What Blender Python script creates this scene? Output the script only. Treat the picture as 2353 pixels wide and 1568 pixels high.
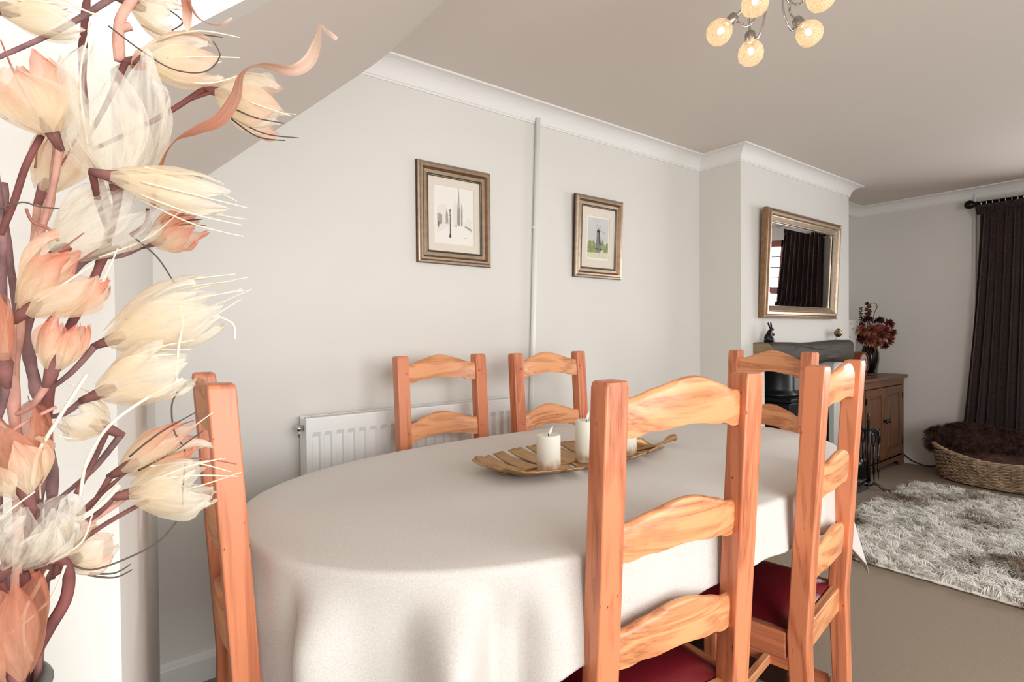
import bpy, bmesh, math, random
from mathutils import Vector, Matrix, Euler
import numpy as np
random.seed(7); np.random.seed(7)
for o in list(bpy.data.objects): bpy.data.objects.remove(o, do_unlink=True)
SC = bpy.context.scene
COL = SC.collection
PI = math.pi

# ------------------------------------------------------------------ camera
FPX, YAW, HY, ROLL, PCX, PCY, CAMH = 1264.6, 0.918, 767.57, -0.0095, 1176.5, 784.0, 1.17
_F0 = Vector((math.cos(YAW), math.sin(YAW), 0)); _R = Vector((math.sin(YAW), -math.cos(YAW), 0)); _Z = Vector((0, 0, 1))
_p = math.atan((PCY - HY) / FPX)
_F = _F0 * math.cos(_p) - _Z * math.sin(_p); _U = _Z * math.cos(_p) + _F0 * math.sin(_p)
_c, _s = math.cos(ROLL), math.sin(ROLL)
CAMPOS = Vector((0, 0, CAMH))
cam_d = bpy.data.cameras.new('camera'); cam = bpy.data.objects.new('camera', cam_d); COL.objects.link(cam)
cam_d.sensor_width = 36; cam_d.sensor_fit = 'HORIZONTAL'; cam_d.lens = FPX * 36 / 2353; cam_d.clip_start = 0.02; cam_d.clip_end = 200
_rx = _R * _c + _U * _s; _ux = _R * (-_s) + _U * _c
cam.matrix_world = Matrix(((_rx.x, _ux.x, -_F.x, 0), (_rx.y, _ux.y, -_F.y, 0), (_rx.z, _ux.z, -_F.z, CAMH), (0, 0, 0, 1)))
SC.camera = cam
def px(u, v, axis, val):
    """point of the place seen at a photo pixel, at a known distance along one world axis"""
    x, y = u - PCX, v - PCY
    d = _R * (_c * x + _s * y) + _F * FPX - _U * (-_s * x + _c * y)
    i = 'XYZ'.index(axis); t = (val - CAMPOS[i]) / d[i]
    return CAMPOS + d * t

# ------------------------------------------------------------------ world, lights, exposure
SC.view_settings.view_transform = 'Standard'; SC.view_settings.look = 'None'; SC.view_settings.gamma = 1
SC.view_settings.use_curve_mapping = False; SC.view_settings.exposure = 0.06
W = bpy.data.worlds.new('World'); SC.world = W; W.use_nodes = True
wb = W.node_tree.nodes['Background']; wb.inputs[0].default_value = (0.86, 0.93, 1.0, 1); wb.inputs[1].default_value = 1.6
def area(name, loc, target, sx, sy, power, col=(1, 1, 1)):
    l = bpy.data.lights.new(name, 'AREA'); l.shape = 'RECTANGLE'; l.size = sx; l.size_y = sy; l.energy = power; l.color = col
    o = bpy.data.objects.new(name, l); COL.objects.link(o); o.location = loc
    o.rotation_euler = (Vector(target) - Vector(loc)).to_track_quat('-Z', 'Y').to_euler()
    return o
# daylight from behind the camera (it whitens the stair wall, which faces that way) and through the window that the mirror shows
area('patio_door_daylight_offscreen', (0.75, -2.2, 1.55), (0.95, 1.2, 0.75), 2.9, 2.0, 138, (1.0, 0.985, 0.965))
area('window_right_daylight_offscreen', (5.95, -0.1, 1.47), (0.0, -0.1, 1.47), 1.8, 1.14, 84, (0.97, 0.985, 1.0))

# ------------------------------------------------------------------ helpers
def sr(r, g, b):
    f = lambda c: (c / 12.92 if c <= 0.04045 else ((c + 0.055) / 1.055) ** 2.4)
    return (f(r / 255), f(g / 255), f(b / 255), 1)
MATS = {}
def mat(name, col, rough=0.6, metal=0.0, spec=0.5, noise=0.0, nscale=8, bump=0.0, bscale=60, **kw):
    m = bpy.data.materials.new(name); m.use_nodes = True; nt = m.node_tree; b = nt.nodes['Principled BSDF']
    b.inputs['Base Color'].default_value = col; b.inputs['Roughness'].default_value = rough; b.inputs['Metallic'].default_value = metal
    b.inputs['Specular IOR Level'].default_value = spec
    for k, v in kw.items(): b.inputs[k].default_value = v
    tc = nt.nodes.new('ShaderNodeTexCoord')
    if noise:
        n = nt.nodes.new('ShaderNodeTexNoise'); n.inputs['Scale'].default_value = nscale; n.inputs['Detail'].default_value = 5
        nt.links.new(tc.outputs['Object'], n.inputs['Vector'])
        r = nt.nodes.new('ShaderNodeValToRGB'); r.color_ramp.elements[0].position = 0.3; r.color_ramp.elements[1].position = 0.7
        r.color_ramp.elements[0].color = tuple(c * (1 - noise) for c in col[:3]) + (1,)
        r.color_ramp.elements[1].color = tuple(min(1, c * (1 + noise)) for c in col[:3]) + (1,)
        nt.links.new(n.outputs['Fac'], r.inputs['Fac']); nt.links.new(r.outputs['Color'], b.inputs['Base Color'])
    if bump:
        n2 = nt.nodes.new('ShaderNodeTexNoise'); n2.inputs['Scale'].default_value = bscale; n2.inputs['Detail'].default_value = 4
        nt.links.new(tc.outputs['Object'], n2.inputs['Vector'])
        bp = nt.nodes.new('ShaderNodeBump'); bp.inputs['Strength'].default_value = bump; bp.inputs['Distance'].default_value = 0.004
        nt.links.new(n2.outputs['Fac'], bp.inputs['Height']); nt.links.new(bp.outputs['Normal'], b.inputs['Normal'])
    MATS[name] = m; return m
def wood(name, dark, light, axis='Z', rough=0.33, scale=1.0, pores=0.35, wave=0.5):
    """grain stretched along one axis of the piece, with growth figure, pores and small knocks"""
    m = bpy.data.materials.new(name); m.use_nodes = True; nt = m.node_tree; b = nt.nodes['Principled BSDF']; L = nt.links
    tc = nt.nodes.new('ShaderNodeTexCoord'); oi = nt.nodes.new('ShaderNodeObjectInfo')
    add = nt.nodes.new('ShaderNodeVectorMath'); add.operation = 'ADD'
    mul = nt.nodes.new('ShaderNodeVectorMath'); mul.operation = 'SCALE'; mul.inputs[0].default_value = (3.1, 5.7, 4.3)
    L.new(oi.outputs['Random'], mul.inputs['Scale']); L.new(tc.outputs['Object'], add.inputs[0]); L.new(mul.outputs[0], add.inputs[1])
    def mapped(s_along, s_across):
        mp = nt.nodes.new('ShaderNodeMapping'); sc = [s_across * scale] * 3; sc['XYZ'.index(axis)] = s_along * scale
        mp.inputs['Scale'].default_value = sc; L.new(add.outputs[0], mp.inputs['Vector']); return mp
    n1 = nt.nodes.new('ShaderNodeTexNoise'); n1.inputs['Scale'].default_value = 1; n1.inputs['Detail'].default_value = 3; n1.inputs['Distortion'].default_value = 0.6
    L.new(mapped(1.5, 20).outputs[0], n1.inputs['Vector'])
    rg = nt.nodes.new('ShaderNodeMath'); rg.operation = 'MULTIPLY'; rg.inputs[1].default_value = 26; L.new(n1.outputs['Fac'], rg.inputs[0])
    sn = nt.nodes.new('ShaderNodeMath'); sn.operation = 'SINE'; L.new(rg.outputs[0], sn.inputs[0])
    ab = nt.nodes.new('ShaderNodeMath'); ab.operation = 'MULTIPLY_ADD'; ab.inputs[1].default_value = 0.25 * wave; ab.inputs[2].default_value = 0.5; L.new(sn.outputs[0], ab.inputs[0])
    n2 = nt.nodes.new('ShaderNodeTexNoise'); n2.inputs['Scale'].default_value = 1; n2.inputs['Detail'].default_value = 4; L.new(mapped(9, 260).outputs[0], n2.inputs['Vector'])
    sm = nt.nodes.new('ShaderNodeMath'); sm.operation = 'MULTIPLY_ADD'; sm.inputs[1].default_value = pores; L.new(n2.outputs['Fac'], sm.inputs[0]); L.new(ab.outputs[0], sm.inputs[2])
    n4 = nt.nodes.new('ShaderNodeTexNoise'); n4.inputs['Scale'].default_value = 5; n4.inputs['Detail'].default_value = 2; L.new(add.outputs[0], n4.inputs['Vector'])
    sm2 = nt.nodes.new('ShaderNodeMath'); sm2.operation = 'MULTIPLY_ADD'; sm2.inputs[1].default_value = 0.3; L.new(n4.outputs['Fac'], sm2.inputs[0]); L.new(sm.outputs[0], sm2.inputs[2])
    rp = nt.nodes.new('ShaderNodeValToRGB'); e = rp.color_ramp.elements; e[0].position = 0.52; e[0].color = dark; e[1].position = 1.0; e[1].color = light
    md = rp.color_ramp.elements.new(0.68); md.color = tuple((a * 0.45 + c * 0.55) for a, c in zip(dark, light))
    L.new(sm2.outputs[0], rp.inputs['Fac'])
    n3 = nt.nodes.new('ShaderNodeTexNoise'); n3.inputs['Scale'].default_value = 1; n3.inputs['Detail'].default_value = 2; L.new(mapped(45, 190).outputs[0], n3.inputs['Vector'])
    sp = nt.nodes.new('ShaderNodeValToRGB'); sp.color_ramp.elements[0].position = 0.735; sp.color_ramp.elements[0].color = (0, 0, 0, 1); sp.color_ramp.elements[1].position = 0.765
    L.new(n3.outputs['Fac'], sp.inputs['Fac'])
    mx = nt.nodes.new('ShaderNodeMix'); mx.data_type = 'RGBA'; mx.inputs[7].default_value = tuple(c * 0.12 for c in dark[:3]) + (1,)
    L.new(sp.outputs['Color'], mx.inputs[0]); L.new(rp.outputs['Color'], mx.inputs[6]); L.new(mx.outputs[2], b.inputs['Base Color'])
    b.inputs['Roughness'].default_value = rough
    bp = nt.nodes.new('ShaderNodeBump'); bp.inputs['Strength'].default_value = 0.12; bp.inputs['Distance'].default_value = 0.002
    L.new(n2.outputs['Fac'], bp.inputs['Height']); L.new(bp.outputs['Normal'], b.inputs['Normal'])
    MATS[name] = m; return m
def M(n): return MATS[n]

class MB:
    def __init__(s): s.v = []; s.f = []; s.uv = {}; s.mi = []; s.cur = 0
    def face(s, idx): s.f.append(tuple(idx)); s.mi.append(s.cur)
    def box(s, c, d, rot=None, taper=None):
        n = len(s.v); R = Euler(rot).to_matrix() if rot else None
        for z in (-.5, .5):
            k = taper if (taper and z > 0) else 1
            for x, y in ((-.5, -.5), (.5, -.5), (.5, .5), (-.5, .5)):
                p = Vector((x * d[0] * k, y * d[1] * k, z * d[2]))
                if R: p = R @ p
                s.v.append(tuple(p + Vector(c)))
        for q in ((0, 3, 2, 1), (4, 5, 6, 7), (0, 1, 5, 4), (1, 2, 6, 5), (2, 3, 7, 6), (3, 0, 4, 7)): s.face([n + i for i in q])
        return s
    def mm(s, a, b): return s.box([(a[i] + b[i]) / 2 for i in range(3)], [abs(b[i] - a[i]) for i in range(3)])
    def tube(s, pts, r, sides=8, closed=False, caps=True, flat=None):
        pts = [Vector(p) for p in pts]; m = len(pts); rr = r if hasattr(r, '__len__') else [r] * m
        n0 = len(s.v); up = None
        for i, p in enumerate(pts):
            if closed: t = pts[(i + 1) % m] - pts[i - 1]
            else: t = pts[min(i + 1, m - 1)] - pts[max(i - 1, 0)]
            t = t.normalized() if t.length > 1e-9 else Vector((0, 0, 1))
            if up is None: up = t.orthogonal().normalized()
            else:
                up = up - t * up.dot(t); up = up.normalized() if up.length > 1e-6 else t.orthogonal().normalized()
            bi = t.cross(up)
            for k in range(sides):
                a = 2 * PI * k / sides; s.v.append(tuple(p + (up * math.cos(a) + bi * math.sin(a) * (flat or 1)) * rr[i]))
        for i in range(m if closed else m - 1):
            a0 = n0 + i * sides; b0 = n0 + ((i + 1) % m) * sides
            for k in range(sides):
                k2 = (k + 1) % sides; s.face((a0 + k, a0 + k2, b0 + k2, b0 + k))
        if caps and not closed:
            s.face([n0 + k for k in range(sides)][::-1]); s.face([n0 + (m - 1) * sides + k for k in range(sides)])
        return s
    def lathe(s, prof, segs=24, c=(0, 0, 0), rot=None, caps=True):
        n0 = len(s.v); R = Euler(rot).to_matrix() if rot else Matrix.Identity(3)
        for r, z in prof:
            for k in range(segs):
                a = 2 * PI * k / segs; s.v.append(tuple(R @ Vector((r * math.cos(a), r * math.sin(a), z)) + Vector(c)))
        for i in range(len(prof) - 1):
            for k in range(segs):
                k2 = (k + 1) % segs; a = n0 + i * segs; b = a + segs; s.face((a + k, a + k2, b + k2, b + k))
        if caps:
            if prof[0][0] > 1e-5: s.face([n0 + k for k in range(segs)][::-1])
            if prof[-1][0] > 1e-5: s.face([n0 + (len(prof) - 1) * segs + k for k in range(segs)])
        return s
    def sphere(s, c, r, seg=14, rings=9, rot=None):
        r = r if hasattr(r, '__len__') else (r, r, r); R = Euler(rot).to_matrix() if rot else Matrix.Identity(3); n0 = len(s.v)
        for i in range(rings + 1):
            th = PI * i / rings
            for k in range(seg):
                a = 2 * PI * k / seg
                s.v.append(tuple(R @ Vector((r[0] * math.sin(th) * math.cos(a), r[1] * math.sin(th) * math.sin(a), -r[2] * math.cos(th))) + Vector(c)))
        for i in range(rings):
            for k in range(seg):
                k2 = (k + 1) % seg; a = n0 + i * seg; b = a + seg; s.face((a + k, a + k2, b + k2, b + k))
        return s
    def prism(s, poly, axis, a, b):
        n = len(poly); n0 = len(s.v)
        for t in (a, b):
            for p, q in poly:
                s.v.append({'X': (t, p, q), 'Y': (p, t, q), 'Z': (p, q, t)}[axis])
        s.face(range(n0, n0 + n)); s.face(range(n0 + 2 * n - 1, n0 + n - 1, -1))
        for i in range(n): j = (i + 1) % n; s.face((n0 + i, n0 + n + i, n0 + n + j, n0 + j))
        return s
    def grid(s, P, closed_u=False):
        """P[i][j] points"""
        n0 = len(s.v); m = len(P); k = len(P[0])
        for row in P:
            for p in row: s.v.append(tuple(p))
        for i in range(m - 1 + (1 if closed_u else 0)):
            for j in range(k - 1):
                a = n0 + i * k + j; b = n0 + ((i + 1) % m) * k + j; s.face((a, b, b + 1, a + 1))
        return s
    def build(s, name, material=None, parent=None, smooth=False, bevel=0, bseg=2, loc=None, rot=None, fix=True, solid=0, auto=None, sub=0):
        me = bpy.data.meshes.new(name); me.from_pydata(s.v, [], s.f)
        mats = material if isinstance(material, (list, tuple)) else [material]
        for m in mats:
            if m: me.materials.append(MATS[m])
        if len(mats) > 1: me.polygons.foreach_set('material_index', s.mi)
        if fix:
            bm = bmesh.new(); bm.from_mesh(me); bmesh.ops.remove_doubles(bm, verts=bm.verts, dist=1e-6); bmesh.ops.recalc_face_normals(bm, faces=bm.faces); bm.to_mesh(me); bm.free()
        if smooth: me.polygons.foreach_set('use_smooth', [True] * len(me.polygons))
        o = bpy.data.objects.new(name, me); COL.objects.link(o)
        if parent: o.parent = parent
        if loc: o.location = loc
        if rot: o.rotation_euler = rot
        if solid:
            md = o.modifiers.new('solid', 'SOLIDIFY'); md.thickness = solid; md.offset = 0
        if bevel:
            md = o.modifiers.new('bevel', 'BEVEL'); md.width = bevel; md.segments = bseg; md.limit_method = 'ANGLE'; md.angle_limit = math.radians(40)
            if not smooth:
                me.polygons.foreach_set('use_smooth', [True] * len(me.polygons))
                md.harden_normals = True
        if sub:
            md = o.modifiers.new('sub', 'SUBSURF'); md.levels = sub; md.render_levels = sub
        return o
def tag(o, label=None, cat=None, group=None, kind=None):
    if label: o['label'] = label
    if cat: o['category'] = cat
    if group: o['group'] = group
    if kind: o['kind'] = kind
    return o
def thing(name, label, cat, loc=(0, 0, 0), rz=0, group=None):
    o = bpy.data.objects.new(name, None); COL.objects.link(o); o.location = loc; o.rotation_euler = (0, 0, rz); o.empty_display_size = 0.1
    return tag(o, label, cat, group)
def copy_tree(o, parent=None):
    c = o.copy(); COL.objects.link(c); c.parent = parent
    for ch in list(o.children): copy_tree(ch, c)
    return c
def remesh_obj(mb, name, material, parent, voxel, smooth_it=4):
    """join overlapping lumps into one continuous skin"""
    o = mb.build('tmp', material)
    r = o.modifiers.new('r', 'REMESH'); r.mode = 'VOXEL'; r.voxel_size = voxel
    s = o.modifiers.new('s', 'SMOOTH'); s.iterations = smooth_it; s.factor = 0.5
    dg = bpy.context.evaluated_depsgraph_get(); me = bpy.data.meshes.new_from_object(o.evaluated_get(dg))
    bpy.data.objects.remove(o, do_unlink=True)
    me.polygons.foreach_set('use_smooth', [True] * len(me.polygons))
    if not me.materials: me.materials.append(MATS[material])
    n = bpy.data.objects.new(name, me); COL.objects.link(n)
    if parent: n.parent = parent
    return n
def smooth_path(P, n=8):
    P = [Vector(p) for p in P]; out = []
    for i in range(len(P) - 1):
        p0, p1, p2, p3 = P[max(i - 1, 0)], P[i], P[i + 1], P[min(i + 2, len(P) - 1)]
        for k in range(n):
            t = k / n
            out.append(0.5 * ((2 * p1) + (p2 - p0) * t + (2 * p0 - 5 * p1 + 4 * p2 - p3) * t * t + (3 * p1 - p0 - 3 * p2 + p3) * t ** 3))
    out.append(P[-1]); return out
def lerp(a, b, t): return a + (b - a) * t

# ------------------------------------------------------------------ materials
mat('wall_paint', sr(222, 219, 213), 0.85, spec=0.25, noise=0.012, nscale=3, bump=0.05, bscale=220)
mat('ceiling_paint', sr(220, 211, 203), 0.9, spec=0.2, bump=0.05, bscale=180)
mat('coving_paint', sr(234, 232, 229), 0.6, spec=0.3)
mat('trim_gloss', sr(232, 232, 228), 0.25)
mat('carpet', sr(163, 148, 131), 0.97, spec=0.1, noise=0.16, nscale=260, bump=0.9, bscale=520)
wood('pine_up', sr(146, 70, 42), sr(216, 134, 94), 'Z', 0.36, pores=.5, wave=.9)
wood('pine_across', sr(160, 86, 50), sr(230, 162, 112), 'Y', 0.36, pores=.45, wave=.8)
wood('pine_deep', sr(146, 70, 42), sr(216, 134, 94), 'X', 0.36)
wood('cabinet_up', sr(76, 45, 28), sr(128, 86, 58), 'Z', 0.45)
wood('cabinet_across', sr(76, 45, 28), sr(128, 86, 58), 'X', 0.4)
wood('beam_wood', sr(22, 18, 12), sr(64, 54, 40), 'X', 0.7, wave=0.8)
wood('beam_end', sr(92, 80, 58), sr(150, 132, 100), 'Y', 0.7)
wood('dark_table_wood', sr(30, 16, 12), sr(66, 38, 28), 'Z', 0.35)
wood('mahogany', sr(70, 24, 14), sr(140, 60, 38), 'Z', 0.3)
wood('window_wood', sr(92, 30, 16), sr(150, 66, 40), 'Z', 0.35)
mat('leather', sr(104, 22, 30), 0.3, spec=0.6, noise=0.1, nscale=30, bump=0.12, bscale=300)
mat('radiator_white', sr(236, 237, 235), 0.3)
mat('chrome', sr(200, 198, 194), 0.12, 1.0)
mat('steel_brushed', sr(170, 166, 160), 0.3, 1.0)
mat('black_iron', sr(12, 12, 13), 0.22, spec=0.7)
mat('black_matte', sr(16, 15, 15), 0.8)
mat('stove_enamel', sr(5, 8, 12), 0.38, spec=0.35, noise=0.3, nscale=20)
mat('hearth_stone', sr(70, 66, 62), 0.7, noise=0.2, nscale=10)
mat('frame_silver', sr(176, 158, 138), 0.36, 0.9, noise=0.12, nscale=40)
mat('frame_bronze', sr(150, 116, 88), 0.36, 0.85, noise=0.18, nscale=40)
mat('frame_dark', sr(46, 40, 36), 0.5, 0.3)
mat('mount_card', sr(226, 216, 202), 0.9)
mat('paper', sr(238, 234, 226), 0.9)
mat('ink_dark', sr(62, 58, 56), 0.9); mat('ink_mid', sr(166, 160, 152), 0.9); mat('ink_pale', sr(222, 215, 203), 0.9); mat('ink_faint', sr(231, 226, 216), 0.9)
mat('wash_sky', sr(206, 206, 202), 0.9, noise=0.06, nscale=14); mat('wash_green', sr(146, 156, 106), 0.9, noise=0.25, nscale=40); mat('wash_tower', sr(128, 130, 128), 0.9); mat('wash_field', sr(220, 212, 186), 0.9)
mat('mirror_glass', (0.93, 0.94, 0.94, 1), 0.01, 1.0)
mat('candle_wax', sr(236, 228, 210), 0.5, **{'Subsurface Weight': 0.25, 'Subsurface Radius': (0.02, 0.012, 0.006)})
mat('flame_plastic', sr(244, 242, 236), 0.3)
mat('brass_leaf', sr(180, 142, 98), 0.36, 0.55, noise=0.14, nscale=25)
mat('basket_cane', sr(172, 146, 118), 0.7, noise=0.5, nscale=22)
mat('basket_dark', sr(84, 64, 48), 0.8, noise=0.3, nscale=30)
mat('cable', sr(14, 14, 14), 0.4)
mat('white_tin', sr(222, 221, 212), 0.5, noise=0.03, nscale=10)
mat('bird_grey', sr(120, 118, 112), 0.7)
mat('bronze_dark', sr(34, 31, 27), 0.3, 0.7)
mat('bronze_warm', sr(140, 122, 98), 0.3, 0.85)
mat('clock_face', sr(176, 166, 156), 0.25)
mat('stem_brown', sr(120, 78, 72), 0.85, noise=0.35, nscale=60, bump=0.3, bscale=120)
mat('stem_purple', sr(124, 92, 92), 0.85, noise=0.4, nscale=60, bump=0.3, bscale=120)
mat('stem_pink', sr(196, 148, 132), 0.85, noise=0.25, nscale=60)
mat('stem_maroon', sr(112, 64, 60), 0.8, noise=0.35, nscale=50)
mat('tendril_cream', sr(232, 216, 194), 0.6); mat('tendril_dark', sr(84, 70, 60), 0.6); mat('tendril_rust', sr(158, 96, 80), 0.6)
mat('terracotta_leaf', sr(196, 106, 76), 0.6, noise=0.25, nscale=16, **{'Transmission Weight': 0.0})
mat('vase_grey', sr(104, 106, 104), 0.4)
mat('bloom_red', sr(104, 40, 36), 0.55, noise=0.4, nscale=60); mat('bloom_dark', sr(48, 20, 22), 0.6, noise=0.3, nscale=60); mat('bloom_copper', sr(160, 98, 74), 0.35, 0.3, noise=0.4, nscale=90); mat('bloom_rose', sr(138, 66, 62), 0.55, noise=0.3, nscale=60)
mat('bloom_silk', sr(176, 166, 150), 0.4)
mat('outside_green', sr(90, 120, 70), 0.9, noise=0.4, nscale=6); mat('outside_brick', sr(170, 150, 135), 0.9, noise=0.2, nscale=5); mat('outside_roof', sr(90, 84, 84), 0.9); mat('outside_ground', sr(140, 138, 132), 0.9)

def mat_cloth():
    m = mat('tablecloth', sr(203, 197, 190), 0.75, spec=0.25); nt = m.node_tree; b = nt.nodes['Principled BSDF']; L = nt.links
    b.inputs['Sheen Weight'].default_value = 0.25
    tc = nt.nodes.new('ShaderNodeTexCoord'); hs = []
    for sc in ((900, 140, 500), (140, 900, 500)):
        mp = nt.nodes.new('ShaderNodeMapping'); mp.inputs['Scale'].default_value = sc; L.new(tc.outputs['Object'], mp.inputs['Vector'])
        n = nt.nodes.new('ShaderNodeTexNoise'); n.inputs['Scale'].default_value = 1; n.inputs['Detail'].default_value = 2; L.new(mp.outputs[0], n.inputs['Vector']); hs.append(n)
    ad = nt.nodes.new('ShaderNodeMath'); L.new(hs[0].outputs['Fac'], ad.inputs[0]); L.new(hs[1].outputs['Fac'], ad.inputs[1])
    r = nt.nodes.new('ShaderNodeValToRGB'); r.color_ramp.elements[0].position = 0.35; r.color_ramp.elements[0].color = sr(200, 194, 187); r.color_ramp.elements[1].position = 0.72; r.color_ramp.elements[1].color = sr(224, 219, 213)
    hf = nt.nodes.new('ShaderNodeMath'); hf.operation = 'MULTIPLY'; hf.inputs[1].default_value = 0.5; L.new(ad.outputs[0], hf.inputs[0])
    L.new(hf.outputs[0], r.inputs['Fac']); L.new(r.outputs['Color'], b.inputs['Base Color'])
    bp = nt.nodes.new('ShaderNodeBump'); bp.inputs['Strength'].default_value = 0.2; bp.inputs['Distance'].default_value = 0.001; L.new(ad.outputs[0], bp.inputs['Height']); L.new(bp.outputs['Normal'], b.inputs['Normal'])
mat_cloth()
def mat_curtain():
    m = mat('curtain_cloth', sr(44, 26, 26), 0.8, spec=0.2); nt = m.node_tree; b = nt.nodes['Principled BSDF']; L = nt.links
    tc = nt.nodes.new('ShaderNodeTexCoord'); mp = nt.nodes.new('ShaderNodeMapping'); mp.inputs['Scale'].default_value = (160, 160, 60); L.new(tc.outputs['Object'], mp.inputs['Vector'])
    n = nt.nodes.new('ShaderNodeTexNoise'); n.inputs['Scale'].default_value = 1; n.inputs['Detail'].default_value = 3; L.new(mp.outputs[0], n.inputs['Vector'])
    r = nt.nodes.new('ShaderNodeValToRGB'); r.color_ramp.elements[0].position = 0.4; r.color_ramp.elements[0].color = sr(20, 11, 12); r.color_ramp.elements[1].position = 0.8; r.color_ramp.elements[1].color = sr(80, 48, 46)
    L.new(n.outputs['Fac'], r.inputs['Fac']); L.new(r.outputs['Color'], b.inputs['Base Color']); b.inputs['Sheen Weight'].default_value = 0.3
mat_curtain()
def mat_petal(name, c0, c1, alpha=0.25):
    m = bpy.data.materials.new(name); m.use_nodes = True; nt = m.node_tree; nt.nodes.clear(); L = nt.links
    out = nt.nodes.new('ShaderNodeOutputMaterial'); uv = nt.nodes.new('ShaderNodeUVMap'); sx = nt.nodes.new('ShaderNodeSeparateXYZ'); L.new(uv.outputs[0], sx.inputs[0])
    mp = nt.nodes.new('ShaderNodeMapping'); mp.inputs['Scale'].default_value = (9, 2.5, 1); L.new(uv.outputs[0], mp.inputs['Vector'])
    n = nt.nodes.new('ShaderNodeTexNoise'); n.inputs['Scale'].default_value = 1; n.inputs['Detail'].default_value = 3; n.inputs['Distortion'].default_value = 0.6; L.new(mp.outputs[0], n.inputs['Vector'])
    ad = nt.nodes.new('ShaderNodeMath'); ad.operation = 'MULTIPLY_ADD'; ad.inputs[1].default_value = 0.4; L.new(n.outputs['Fac'], ad.inputs[0]); sv = nt.nodes.new('ShaderNodeMath'); sv.operation = 'MULTIPLY'; sv.inputs[1].default_value = 0.7; L.new(sx.outputs['Y'], sv.inputs[0]); L.new(sv.outputs[0], ad.inputs[2])
    r = nt.nodes.new('ShaderNodeValToRGB'); r.color_ramp.elements[0].position = 0.42; r.color_ramp.elements[0].color = c0; r.color_ramp.elements[1].position = 0.88; r.color_ramp.elements[1].color = c1
    L.new(ad.outputs[0], r.inputs['Fac'])
    d = nt.nodes.new('ShaderNodeBsdfDiffuse'); t = nt.nodes.new('ShaderNodeBsdfTranslucent'); tr = nt.nodes.new('ShaderNodeBsdfTransparent')
    L.new(r.outputs['Color'], d.inputs[0]); L.new(r.outputs['Color'], t.inputs[0])
    bp = nt.nodes.new('ShaderNodeBump'); bp.inputs['Strength'].default_value = 0.2; bp.inputs['Distance'].default_value = 0.001; L.new(n.outputs['Fac'], bp.inputs['Height']); L.new(bp.outputs['Normal'], d.inputs['Normal'])
    m1 = nt.nodes.new('ShaderNodeMixShader'); m1.inputs[0].default_value = 0.5; L.new(d.outputs[0], m1.inputs[1]); L.new(t.outputs[0], m1.inputs[2])
    fr = nt.nodes.new('ShaderNodeMath'); fr.operation = 'MULTIPLY'; fr.inputs[1].default_value = alpha * 2; L.new(n.outputs['Fac'], fr.inputs[0])
    m2 = nt.nodes.new('ShaderNodeMixShader'); L.new(fr.outputs[0], m2.inputs[0]); L.new(m1.outputs[0], m2.inputs[1]); L.new(tr.outputs[0], m2.inputs[2])
    L.new(m2.outputs[0], out.inputs[0]); MATS[name] = m
mat_petal('petal_cream', sr(246, 232, 204), sr(250, 244, 231), 0.42)
mat_petal('petal_white', sr(244, 237, 220), sr(252, 248, 240), 0.6)
mat_petal('petal_peach', sr(249, 234, 206), sr(248, 208, 184), 0.36)
mat_petal('petal_coral', sr(248, 228, 198), sr(234, 152, 126), 0.3)
mat_petal('petal_rust', sr(228, 176, 148), sr(206, 136, 110), 0.3)
mat_petal('curl_leaf', sr(186, 130, 108), sr(250, 226, 208), 0.0)
def mat_glass_pane(name, refl=0.06, tint=(1, 1, 1, 1)):
    m = bpy.data.materials.new(name); m.use_nodes = True; nt = m.node_tree; nt.nodes.clear(); L = nt.links
    out = nt.nodes.new('ShaderNodeOutputMaterial'); tr = nt.nodes.new('ShaderNodeBsdfTransparent'); tr.inputs[0].default_value = tint
    gl = nt.nodes.new('ShaderNodeBsdfGlossy'); gl.inputs['Roughness'].default_value = 0.01
    lw_ = nt.nodes.new('ShaderNodeLayerWeight'); lw_.inputs[0].default_value = 0.5; pw_ = nt.nodes.new('ShaderNodeMath'); pw_.operation = 'POWER'; pw_.inputs[1].default_value = 4; L.new(lw_.outputs['Facing'], pw_.inputs[0])
    fr = nt.nodes.new('ShaderNodeMath'); fr.operation = 'MULTIPLY_ADD'; fr.inputs[1].default_value = 0.5; fr.inputs[2].default_value = 0.014; L.new(pw_.outputs[0], fr.inputs[0]); mx = nt.nodes.new('ShaderNodeMixShader')
    L.new(fr.outputs[0], mx.inputs[0]); L.new(tr.outputs[0], mx.inputs[1]); L.new(gl.outputs[0], mx.inputs[2]); L.new(mx.outputs[0], out.inputs[0]); MATS[name] = m
mat_glass_pane('pane_glass'); mat_glass_pane('vase_glass', tint=(0.72, 0.72, 0.68, 1))
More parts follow.
